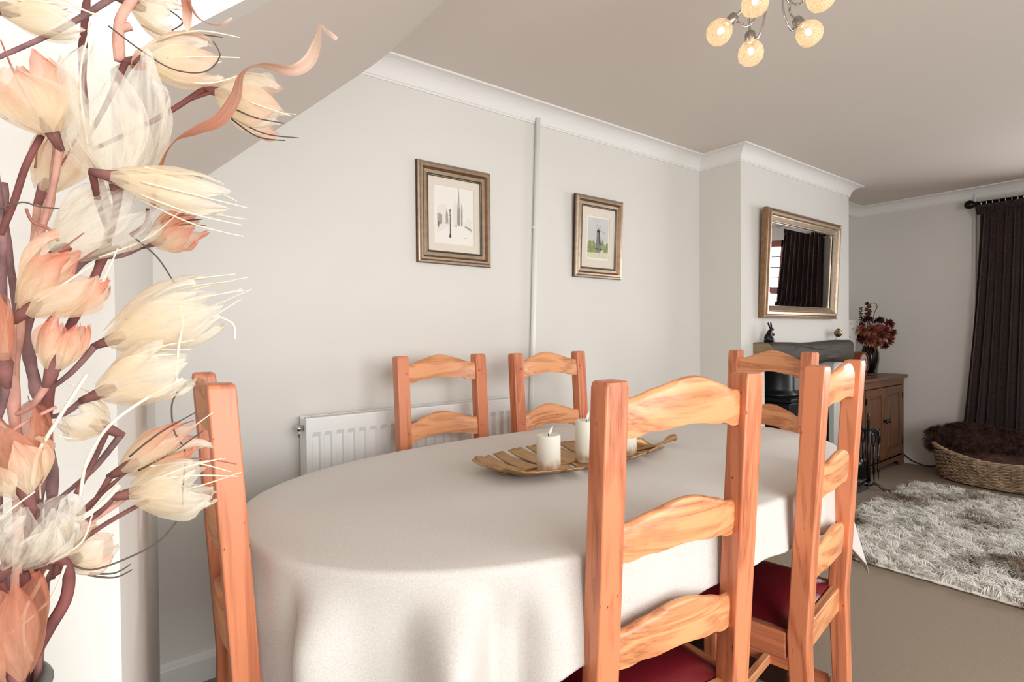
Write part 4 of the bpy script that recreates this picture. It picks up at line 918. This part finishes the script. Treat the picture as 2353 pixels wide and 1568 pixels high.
# fur bolster
t = thing('fur_throw', 'dark brown faux fur throw rolled in the wicker basket', 'throw', (BX, BY, .03))
b = MB(); path = []; rad = []
for i in range(21):
    s_ = i / 20; y = lerp(.44, -.44, s_); path.append(Vector((-.005, y, .262 - .02 * s_ + .012 * math.sin(s_ * 7)))); rad.append(.145 * (math.sin(PI * min(1, max(0, .06 + s_ * .88))) ** .35) * (1 + .08 * math.sin(s_ * 9)))
b.tube(path, rad, 20)
b.sphere((-.01, 0, .15), (.22, .41, .11), 24, 12)
core = b.build('throw_core', 'fur', t, smooth=True)
fu = MB(); vv = []; ff = []
def strands(mb, N, sampler, ln, wd):
    for _ in range(N):
        p, nrm = sampler(); tdir = (nrm + Vector((random.gauss(0, .45), random.gauss(0, .45), random.gauss(0, .3) - .25))).normalized(); l = ln * random.uniform(.6, 1.3)
        s_ = tdir.cross(Vector((random.gauss(0, 1), random.gauss(0, 1), random.gauss(0, 1)))).normalized() * wd; n0 = len(mb.v)
        m1 = p + tdir * l * .55; e = p + tdir * l + Vector((0, 0, -l * .25))
        mb.v += [tuple(p - s_), tuple(p + s_), tuple(m1 + s_ * .7), tuple(m1 - s_ * .7), tuple(e)]
        mb.f += [(n0, n0 + 1, n0 + 2, n0 + 3), (n0 + 3, n0 + 2, n0 + 4)]; mb.mi += [0, 0]
def samp():
    i = random.random() * 19.99; k = int(i); fr_ = i - k; c = path[k].lerp(path[k + 1], fr_); r = lerp(rad[k], rad[k + 1], fr_); a = random.uniform(0, 2 * PI)
    nn = Vector((math.cos(a), 0, math.sin(a))); 
    if i < 1.5: nn = (nn + Vector((0, 1.2 * random.random(), 0))).normalized()
    return c + nn * r * .97, nn
strands(fu, 22000, samp, .034, .0022)
tag(fu.build('fur_pile', 'fur', t, fix=False), kind='stuff')
# cable
cb_ = MB(); cb_.tube(smooth_path([(5.668, 1.745, .075), (5.662, 1.68, .03), (5.655, 1.58, .008), (5.65, 1.50, .03), (5.64, 1.46, .09)], 8), .005, 8)
tag(cb_.build('power_cable', 'cable', smooth=True), 'thin black cable trailing along the wall from cabinet to basket', 'cable')

# ------------------------------------------------------------------ shaggy rug
RX0, RX1, RY0, RY1 = 3.06, 4.93, .25, 1.45
t = thing('shag_rug', 'cream and brown mottled shaggy rug on the carpet', 'rug', ((RX0 + RX1) / 2, (RY0 + RY1) / 2, 0))
rw, rh = RX1 - RX0, RY1 - RY0
P = [[(lerp(-rw / 2, rw / 2, i / 40) + .006 * math.sin(j * 3.1), lerp(-rh / 2, rh / 2, j / 30) + .006 * math.sin(i * 2.3), .012 + .008 * math.sin(i * 1.3) * math.sin(j * 1.7)) for j in range(31)] for i in range(41)]
MB().grid(P).build('backing', 'rug_pile', t, smooth=True, solid=.01)
N = 46000; pos = np.random.rand(N, 2); pos[:, 0] = (pos[:, 0] - .5) * rw; pos[:, 1] = (pos[:, 1] - .5) * rh
# tufts: strands in a neighbourhood lean the same way
cell = np.floor(pos / .042).astype(int); hsh = (cell[:, 0] * 92821 + cell[:, 1] * 68917) % 100003; rs = np.random.RandomState(3); tab = rs.rand(100003, 3)
ang = tab[hsh, 0] * 2 * np.pi + np.random.randn(N) * .35; lean = .45 + .55 * tab[hsh, 1] + np.random.rand(N) * .25; ln = .045 * (.7 + .6 * np.random.rand(N))
d1 = np.stack([np.cos(ang) * lean * .6, np.sin(ang) * lean * .6, np.ones(N) * .8], 1); d1 /= np.linalg.norm(d1, axis=1)[:, None]
d2 = np.stack([np.cos(ang) * lean * 1.3, np.sin(ang) * lean * 1.3, np.ones(N) * .15], 1); d2 /= np.linalg.norm(d2, axis=1)[:, None]
p0_ = np.concatenate([pos, np.full((N, 1), .012)], 1); p1_ = p0_ + d1 * ln[:, None] * .55; p2_ = p1_ + d2 * ln[:, None] * .6
sa = ang + np.pi / 2 + np.random.randn(N) * .5; sd = np.stack([np.cos(sa), np.sin(sa), np.zeros(N)], 1) * .0021
V = np.stack([p0_ - sd, p0_ + sd, p1_ + sd, p1_ - sd, p2_], 1).reshape(-1, 3)
base = np.arange(N) * 5
me = bpy.data.meshes.new('pile'); me.vertices.add(len(V)); me.vertices.foreach_set('co', V.ravel().astype(np.float32))
li = np.concatenate([np.stack([base, base + 1, base + 2, base + 3], 1), np.stack([base + 3, base + 2, base + 4], 1)], 1).ravel()
me.loops.add(len(li)); me.loops.foreach_set('vertex_index', li.astype(np.int32)); me.polygons.add(2 * N)
ls = np.stack([np.arange(N) * 7, np.arange(N) * 7 + 4], 1).ravel(); me.polygons.foreach_set('loop_start', ls.astype(np.int32)); me.update(calc_edges=True); me.validate()
me.materials.append(MATS['rug_pile']); o = bpy.data.objects.new('pile', me); COL.objects.link(o); o.parent = t; tag(o, kind='stuff')

# ------------------------------------------------------------------ curtain on its pole
PX_, PZ = WB - .1, 2.165
t = thing('curtain_pole', 'dark metal curtain pole with a ball end', 'curtain pole', (PX_, 1.23, PZ))
MB().tube([(0, 0, 0), (0, -2.4, 0)], .013, 14).build('pole', 'bronze_dark', t, smooth=True)
MB().lathe([(.013, -.01), (.02, 0), (.014, .008), (.03, .025), (.036, .045), (.03, .066), (.012, .078), (0, .08)], 18, (0, 0, 0), rot=(-PI / 2, 0, 0)).build('finial', 'bronze_dark', t, smooth=True)
MB().tube([(.0, -.03, 0), (.1, -.03, 0)], .008, 8).build('bracket', 'bronze_dark', t, smooth=True)
MB().lathe([(.03, 0), (.03, .008), (.01, .012)], 14, (.1, -.03, 0), rot=(0, -PI / 2, 0)).build('bracket_plate', 'bronze_dark', t, smooth=True)
t = thing('curtain', 'dark maroon pleated curtain hanging beside the window', 'curtain', (PX_, 0, 0))
rows = []; NC = 150
for i in range(NC + 1):
    u = i / NC; row = []
    for j in range(25):
        v_ = j / 24; z = lerp(2.155, .03, v_)
        yl = lerp(1.205, 1.315, min(1, v_ * 1.2) ** 1.4); yr = lerp(.82, .80, v_)
        y = lerp(yl, yr, u); am = lerp(.010, .022, min(1, v_ * 2.5)) * lerp(.9, 1.2, math.sin(u * 7) ** 2)
        x = am * math.sin(u * 2 * PI * 8.5 + .6 * math.sin(v_ * 3)) + .008 * math.sin(u * 40 + v_ * 4)
        row.append((x, y, z))
    rows.append(row)
MB().grid(rows).build('drape', 'curtain_cloth', t, smooth=True, solid=.004)
hd = MB(); hr = []
for i in range(NC + 1):
    u = i / NC; x = .012 * math.sin(u * 2 * PI * 21); hr.append([(x - .006, lerp(1.24, .82, u), 2.15), (x - .006, lerp(1.225, .82, u), 2.075)])
MB().grid(hr).build('heading_tape', 'curtain_cloth', t, smooth=True, solid=.006)
for k in range(11):
    y = lerp(1.2, .84, k / 10); lp = [(.020 * math.cos(a), y + .003 * math.sin(k), PZ - .002 + .021 * math.sin(a)) for a in [2 * PI * i / 16 for i in range(16)]]
    MB().tube(lp, .0035, 6, closed=True).build('ring', 'chrome', t, smooth=True)

# ------------------------------------------------------------------ ceiling light
LC = Vector((1.575, .80, CEIL))
t = thing('ceiling_light', 'chrome ceiling light with curling arms and glowing crackle glass globes', 'ceiling light', LC)
MB().lathe([(.075, 0), (.075, -.012), (.06, -.03), (.025, -.038), (.012, -.05), (.012, -.10), (.03, -.108), (.032, -.125), (.015, -.14), (0, -.142)], 28).build('ceiling_rose', 'chrome', t, smooth=True)
hub = Vector((0, 0, -.12))
GL = [(1655, 72, 2.035, (1690, 36)), (1725, 120, 1.985, (1729, 80)), (1858, 75, 2.03, (1832, 48)), (1735, 4, 2.06, (1740, -40)), (1884, -8, 2.06, (1860, -35))]
for k, (u, v, z, sk) in enumerate(GL):
    g_ = px(u, v, 'Z', z) - LC; s_ = px(sk[0], sk[1], 'Z', z + (.045 if k != 1 else .052)) - LC
    if k == 1: s_ = g_ + Vector((0.004, 0.004, .052))
    ax = (g_ - s_).normalized(); s0 = g_ - ax * .060
    so = MB(); so.tube([s0, s0 + ax * .004, s0 + ax * .034, s0 + ax * .036], [.013, .0145, .0145, .012], 18); sock = so.build('lamp_holder', 'steel_brushed', t, smooth=True)
    if k == 1: pts = [hub, hub.lerp(s0, .35) + Vector((.0, 0, -.01)), Vector((s0.x, s0.y, s0.z + .07)), s0]
    else:
        side = Vector((-(s0 - hub).y, (s0 - hub).x, 0)).normalized() * (.03 if k % 2 else -.03)
        pts = [hub, hub.lerp(s0, .3) + side + Vector((0, 0, .02)), hub.lerp(s0, .7) + Vector((0, 0, .012)), s0 - ax * .03, s0]
    MB().tube(smooth_path(pts, 8), .0036, 10).build('arm', 'chrome', t, smooth=True)
    # decorative loop beside each arm
    c_ = hub.lerp(s0, .62); dr_ = (s0 - hub).normalized(); lo = [s0 + ax * .012 + dr_.cross(Vector((0, 0, 1))) * .006] + [c_ + dr_ * .035 * math.cos(a) + Vector((0, 0, -.030 + .034 * math.sin(a))) for a in [-.2 - i * .45 for i in range(11)]] + [hub.lerp(s0, .15)]
    MB().tube(smooth_path(lo, 5), .0034, 8).build('curl', 'chrome', t, smooth=True)
    zq = ax.to_track_quat('Z', 'Y').to_euler()
    gb = MB(); gb.lathe([(.012, -.034), (.022, -.026), (.032, -.012), (.0355, .004), (.033, .020), (.024, .031), (.012, .036), (0, .0375)], 28, tuple(g_), rot=zq, caps=False); gb.build('glass_globe', 'crackle_globe', t, smooth=True)
    MB().sphere(tuple(g_ + ax * -.002), (.0085, .0085, .011), 12, 8, rot=zq).build('bulb', 'lamp_filament', t, smooth=True)
    ln_ = 'bulb_light' if v > 0 else 'bulb_light_offscreen'; pl_ = bpy.data.lights.new(ln_, 'POINT'); pl_.energy = 0.10; pl_.color = (1, .92, .80); pl_.shadow_soft_size = .012
    lo_ = bpy.data.objects.new(ln_, pl_); COL.objects.link(lo_); lo_.location = LC + g_ + ax * .004

# ------------------------------------------------------------------ tall vase with dried flower branches
VB = Vector((-.085, .475, 0))
t = thing('floor_vase', 'tall grey floor vase at the foot of the dried flowers', 'vase', VB)
MB().lathe([(.09, 0), (.10, .01), (.115, .2), (.105, .5), (.07, .78), (.052, .89), (.056, .93), (.062, .945), (.058, .95), (.05, .942), (.046, .89), (.06, .78), (.09, .5), (.09, .03), (0, .02)], 40, caps=False).build('vase_body', 'vase_grey', t, smooth=True)
hubp = VB + Vector((0, 0, .93))
def petal_patch(base, ax, e1, e2, phi, L, R, spread, openv, jit):
    NS_, NT_ = 11, 8; pts = []; seed = random.random() * 20
    for i in range(NS_ + 1):
        s_ = i / NS_; r = R * (.16 + .84 * math.sin(PI * min(1, .06 + s_ * .72)) ** .9) * (1 + openv * s_ * s_)
        wv = spread * (math.sin(PI * min(1, .10 + s_ * .86)) ** .75) + .05
        row = []
        for j in range(NT_ + 1):
            q = j / NT_ * 2 - 1; a = phi + q * wv + .12 * math.sin(seed + s_ * 4)
            rr = r * (1 + .12 * math.sin(q * 5 + seed + s_ * 5) * s_) + jit * .25 * R * (q * q) * s_
            zz_ = L * (s_ - .10 * q * q * s_) + .03 * L * math.sin(q * 7 + seed) * s_
            row.append(base + (e1 * math.cos(a) + e2 * math.sin(a)) * rr + ax * zz_)
        pts.append(row)
    return pts
def build_petal(pts, material, parent, name='petal'):
    mb = MB().grid(pts); o = mb.build(name, material, parent, smooth=True, fix=False)
    me = o.data; uvl = me.uv_layers.new(name='UVMap'); m_, k_ = len(pts), len(pts[0])
    for lp in me.loops:
        i, j = divmod(lp.vertex_index, k_); uvl.data[lp.index].uv = (j / (k_ - 1) + (sum(map(ord, o.name)) % 17), i / (m_ - 1))
    return o
def flower(parent, org, u0, v0, u1, v1, wpx, Y0, Y1, m_, npet=6, openv=.15, tails=3, taildark=.3, inner=None):
    b = px(u0, v0, 'Y', Y0) - org; e = px(u1, v1, 'Y', Y1) - org
    ax = (e - b); L = ax.length; ax.normalize(); depth = (b + org - CAMPOS).dot(_F); R = wpx / 2 / FPX * depth
    e1 = ax.orthogonal().normalized(); e2 = ax.cross(e1)
    cal = MB(); cal.tube([b - ax * .012, b - ax * .004, b + ax * .004, b + ax * .01], [.0022, .0035, .0048, .0030], 10)
    fl_ = cal.build('flower_head', 'stem_brown', parent, smooth=True)
    ph0 = random.uniform(0, 2 * PI)
    for k in range(npet):
        lay = k % 2; build_petal(petal_patch(b, ax, e1, e2, ph0 + 2 * PI * k / npet + random.gauss(0, .15), L * random.uniform(.82, 1.05), R * (1 if lay else .82), 2.3 * PI / npet * .62, openv * random.uniform(.3, 1.8), random.uniform(-.6, 1)), inner if (inner and not lay) else m_, fl_)
    for k in range(tails):
        a = random.uniform(0, 2 * PI); rd = (e1 * math.cos(a) + e2 * math.sin(a)); st = b + ax * L * .25 + rd * R * .8; en = b + ax * L * random.uniform(1.05, 1.3) + rd * R * random.uniform(.4, 1.2) + Vector((0, 0, random.uniform(-.012, .008)))
        md = (st + en) / 2 + rd * R * .25
        MB().tube(smooth_path([st, md, en], 5), [.0007] * 4 + [.0006] * 4 + [.0005, .0005, .0004], 5).build('tail', random.choice(['tendril_rust', 'tendril_dark']) if random.random() < taildark else 'tendril_cream', fl_, smooth=True)
    return b, ax
def branch(label, heads, spine, spine_r, m_, twigs=(), extra=None):
    """spine: (u, v, Y) list from the vase upwards; heads: flower args with the spine point they grow from"""
    t = thing('dried_flower_branch', label, 'dried flowers', hubp, 0, 'dried flower branches in the tall vase')
    P = [Vector((random.uniform(-.02, .02), random.uniform(-.02, .02), -.5))] + [px(*p[:2], 'Y', p[2]) - hubp for p in spine]
    sp_ = smooth_path(P, 7); n = len(sp_); MB().tube(sp_, [lerp(spine_r * .85, spine_r * .45, i / (n - 1)) * (1 + .18 * math.sin(i * 1.3)) for i in range(n)], 10).build('stem', m_, t, smooth=True)
    for hd_, via in heads:
        b, ax = flower(t, hubp, *hd_[0], **hd_[1])
        root = px(via[0], via[1], 'Y', via[2]) - hubp; near = min(sp_, key=lambda q: (q - root).length)
        mid = near.lerp(b, .55) + Vector((0, 0, -.004)) - ax * .006
        MB().tube(smooth_path([near, mid, b - ax * .010], 6), [lerp(.0013, .0024, i / 12) for i in range(13)], 8).build('twig', m_, t, smooth=True)
    for tw, r, mm_ in twigs:
        MB().tube(smooth_path([px(u, v, 'Y', y) - hubp for u, v, y in tw], 6), r, 6).build('tendril', mm_, t, smooth=True)
    if extra: extra(t)
    return t
def H(a, via, **k): return ((a, k), via)
def ribbon(t, pts, wpx, twist0, twist1, m_='curl_leaf'):
    C = smooth_path([px(u, v, 'Y', y) - hubp for u, v, y in pts], 9); n = len(C); R = []
    for i, c in enumerate(C):
        tg = (C[min(i + 1, n - 1)] - C[max(i - 1, 0)]).normalized(); view = (c + hubp - CAMPOS).normalized(); sd = tg.cross(view).normalized(); up = sd.cross(tg)
        a = lerp(twist0, twist1, i / (n - 1)); w = wpx / 2 / FPX * (c + hubp - CAMPOS).dot(_F) * min(1, .35 + 3 * min(i, n - 1 - i) / n); d_ = sd * math.cos(a) + up * math.sin(a)
        cu = (sd * -math.sin(a) + up * math.cos(a)) * w * .22
        R.append([c - d_ * w, c + cu, c + d_ * w])
    build_petal(R, m_, t, 'curled_leaf')

branch('branch of dried flowers whose top blooms stand against the sloping ceiling, with curled leaf ribbons', [
   H((325, 140, 515, 140, 118, .50, .50, 'petal_peach'), (215, 300, .52), tails=4, inner='petal_cream'),
   H((500, 212, 655, 255, 126, .52, .50, 'petal_peach'), (250, 330, .52), tails=5, taildark=.7, inner='petal_cream', openv=.5),
   H((268, 432, 255, 135, 205, .47, .47, 'petal_white'), (230, 560, .51), tails=2, openv=.35, taildark=0),
   H((255, 405, 520, 462, 100, .455, .45, 'petal_cream'), (235, 520, .51), tails=5, taildark=0)],
  [(70, 1300, .49), (95, 1000, .50), (140, 800, .51), (225, 620, .52), (250, 500, .525), (200, 320, .53), (190, 130, .54), (200, 0, .55), (215, -60, .55)], .0050, 'stem_maroon',
  twigs=[([(365, 268, .53), (430, 232, .525), (500, 208, .52)], .0013, 'stem_maroon'), ([(250, 60, .48), (330, 120, .47), (400, 160, .465), (470, 165, .46), (505, 130, .46), (490, 95, .46)], .0005, 'tendril_dark'),
         ([(385, 20, .5), (420, 50, .5), (395, 70, .5)], .0005, 'tendril_dark'), ([(300, 60, .5), (270, 75, .5), (272, 140, .5)], .003, 'stem_pink'), ([(310, -10, .5), (275, 50, .5), (276, 138, .5)], .0036, 'stem_pink')],
  extra=lambda t: (ribbon(t, [(352, 475, .46), (362, 405, .46), (395, 330, .46), (450, 300, .46), (505, 275, .46), (540, 225, .46), (556, 170, .46), (600, 150, .46), (670, 162, .46), (710, 140, .46), (728, 95, .46), (735, 58, .46), (752, 72, .46), (774, 90, .46)], 27, .2, 9.2),
                   ribbon(t, [(425, -20, .48), (430, 30, .48), (428, 70, .48)], 22, .1, .8), ribbon(t, [(432, 0, .48), (455, 40, .48), (500, 58, .48), (533, 42, .48)], 18, 1.0, 2.2), ribbon(t, [(342, 148, .49), (318, 155, .49), (300, 150, .49), (312, 125, .49), (332, 112, .49)], 22, .3, 2.6)))
branch('branch of cream dried flowers with long pale tails in front of the blank wall', [
   H((252, 783, 520, 685, 150, .50, .47, 'petal_cream'), (110, 900, .50), tails=7, taildark=.1, npet=7),
   H((228, 905, 430, 825, 130, .48, .47, 'petal_cream'), (90, 960, .49), tails=4, taildark=.2, openv=.5),
   H((350, 556, 455, 515, 86, .53, .51, 'petal_coral'), (210, 590, .52), tails=4, taildark=.9, openv=.3, npet=7)],
  [(55, 1400, .48), (85, 1150, .49), (95, 960, .50), (75, 860, .51), (62, 740, .515), (130, 660, .52), (210, 590, .525), (275, 570, .53)], .0052, 'stem_purple',
  twigs=[([(300, 540, .50), (360, 590, .49), (400, 650, .48)], .0006, 'tendril_dark'), ([(410, 900, .47), (395, 930, .47), (400, 990, .47), (425, 1040, .47), (420, 1120, .47), (415, 1180, .47), (370, 1240, .47), (300, 1280, .47), (210, 1310, .47), (150, 1290, .47)], .0006, 'tendril_dark'),
         ([(405, 880, .46), (410, 800, .46), (420, 740, .46), (412, 700, .46)], .0009, 'tendril_cream'), ([(420, 870, .46), (330, 920, .46), (250, 980, .46), (200, 1060, .46), (185, 1140, .46)], .0011, 'tendril_cream'),
         ([(495, 725, .47), (535, 745, .47), (540, 780, .47)], .0009, 'tendril_cream')])
branch('branch of peach dried flowers in the thick of the bunch', [
   H((120, 305, 35, 130, 165, .47, .46, 'petal_peach'), (60, 560, .50), tails=3, inner='petal_coral'),
   H((100, 442, 165, 305, 100, .52, .52, 'petal_peach'), (40, 640, .52), tails=4, taildark=.5),
   H((60, 715, 205, 600, 150, .47, .46, 'petal_peach'), (40, 860, .50), tails=4, taildark=.6, inner='petal_coral', openv=.4),
   H((120, 850, 160, 735, 90, .46, .46, 'petal_coral'), (50, 960, .49), tails=1)],
  [(35, 1400, .47), (45, 1100, .48), (30, 900, .49), (50, 700, .50), (85, 560, .505), (120, 440, .505), (130, 320, .505), (125, 250, .505)], .0048, 'stem_pink',
  twigs=[([(95, 312, .48), (60, 380, .48), (30, 470, .48), (0, 540, .48)], .0022, 'stem_maroon'), ([(160, 255, .50), (120, 300, .50)], .002, 'stem_maroon'), ([(0, 480, .47), (50, 465, .47), (90, 475, .47), (135, 480, .47)], .0005, 'tendril_dark'), ([(60, 480, .49), (75, 510, .49), (110, 525, .49), (135, 555, .49)], .001, 'tendril_rust')])
branch('branch with a translucent skeleton leaf bloom and a coral leaf half way up the bunch', [
   H((128, 585, 325, 450, 140, .50, .49, 'petal_white'), (105, 760, .50), tails=3, openv=.3, taildark=.2),
   H((245, 985, 150, 945, 95, .49, .49, 'petal_cream'), (175, 1130, .49), tails=2)],
  [(95, 1380, .50), (120, 1140, .51), (100, 950, .515), (60, 800, .52), (15, 560, .53), (10, 420, .53)], .0050, 'stem_purple',
  twigs=[([(340, 480, .49), (335, 515, .49), (300, 540, .49)], .0014, 'stem_maroon'), ([(250, 985, .49), (215, 1060, .49), (175, 1135, .49)], .0018, 'stem_brown'), ([(0, 1010, .47), (60, 970, .47), (130, 935, .47)], .0012, 'stem_pink'), ([(70, 1150, .46), (85, 1050, .46), (130, 970, .46), (200, 860, .46)], .0012, 'tendril_cream')])
branch('low branch of coral tipped dried flowers reaching towards the table end chair', [
   H((285, 1078, 440, 995, 100, .49, .47, 'petal_coral'), (175, 1200, .49), tails=5, taildark=.9, npet=7, inner='petal_peach'),
   H((300, 1135, 500, 1095, 140, .47, .46, 'petal_cream'), (180, 1220, .48), tails=6, taildark=.15, openv=.4)],
  [(95, 1450, .48), (120, 1330, .48), (170, 1200, .485), (240, 1130, .488), (290, 1085, .49)], .0026, 'stem_brown',
  twigs=[([(170, 1255, .48), (250, 1200, .475), (340, 1150, .47)], .0018, 'stem_brown'), ([(150, 1225, .48), (220, 1190, .48), (280, 1150, .48), (303, 1125, .48)], .0024, 'stem_pink'), ([(130, 1215, .47), (220, 1170, .47), (275, 1115, .47)], .0017, 'tendril_cream')])
branch('low branch of cream rosette flowers just above the vase', [
   H((20, 1300, 110, 1165, 180, .455, .45, 'petal_white'), (40, 1420, .47), tails=2, openv=.2, npet=7),
   H((105, 1295, 95, 1150, 130, .47, .47, 'petal_white'), (70, 1420, .47), tails=1, openv=.5),
   H((150, 1300, 255, 1235, 120, .49, .49, 'petal_peach'), (110, 1380, .48), tails=4, taildark=.3, inner='petal_cream'),
   H((60, 1135, 10, 1015, 130, .46, .46, 'petal_peach'), (45, 1250, .47), tails=1)],
  [(45, 1480, .47), (60, 1400, .47), (80, 1330, .475), (100, 1290, .48)], .0042, 'stem_maroon',
  twigs=[([(60, 1540, .46), (110, 1450, .46), (150, 1380, .46), (158, 1320, .46), (140, 1285, .46), (110, 1290, .46)], .0036, 'stem_maroon'), ([(10, 1500, .45), (60, 1400, .45), (110, 1310, .45)], .0009, 'tendril_cream'), ([(0, 1470, .45), (60, 1430, .45), (120, 1370, .45), (150, 1300, .45)], .0009, 'tendril_cream'), ([(75, 1520, .45), (55, 1470, .45), (60, 1400, .45), (95, 1330, .45)], .0009, 'tendril_cream')])
branch('branch with broad terracotta coloured leaves at the edge of the bunch', [
   H((40, 1560, 0, 1330, 130, .44, .43, 'petal_rust'), (30, 1560, .45), tails=0, npet=4),
   H((10, 850, -15, 660, 60, .46, .45, 'petal_rust'), (-20, 1000, .46), tails=0, npet=3),
   H((70, 1120, 20, 930, 120, .48, .47, 'petal_rust'), (40, 1200, .48), tails=0, npet=4),
   H((0, 20, 180, 45, 110, .50, .50, 'petal_cream'), (-20, 300, .50), tails=3),
   H((300, 5, 410, 45, 100, .51, .51, 'petal_cream'), (-10, 200, .52), tails=3, taildark=.5)],
  [(10, 1500, .47), (-10, 1200, .47), (-15, 900, .475), (5, 600, .48), (-20, 300, .49), (-30, 60, .50)], .0048, 'stem_purple')

# ------------------------------------------------------------------ outside the window
tag(MB().mm((WB + .4, -14, -.12), (WB + 26, 14, -.1)).build('garden_ground', 'outside_ground'), kind='structure')
t = thing('hedge', 'green hedge outside the window', 'hedge', (WB + 4.5, -1.5, -.1))
hb = MB(); hb.mm((-.5, -4, 0), (.5, 4, 1.4)); hb.build('foliage', 'outside_green', t, bevel=.15, bseg=3)
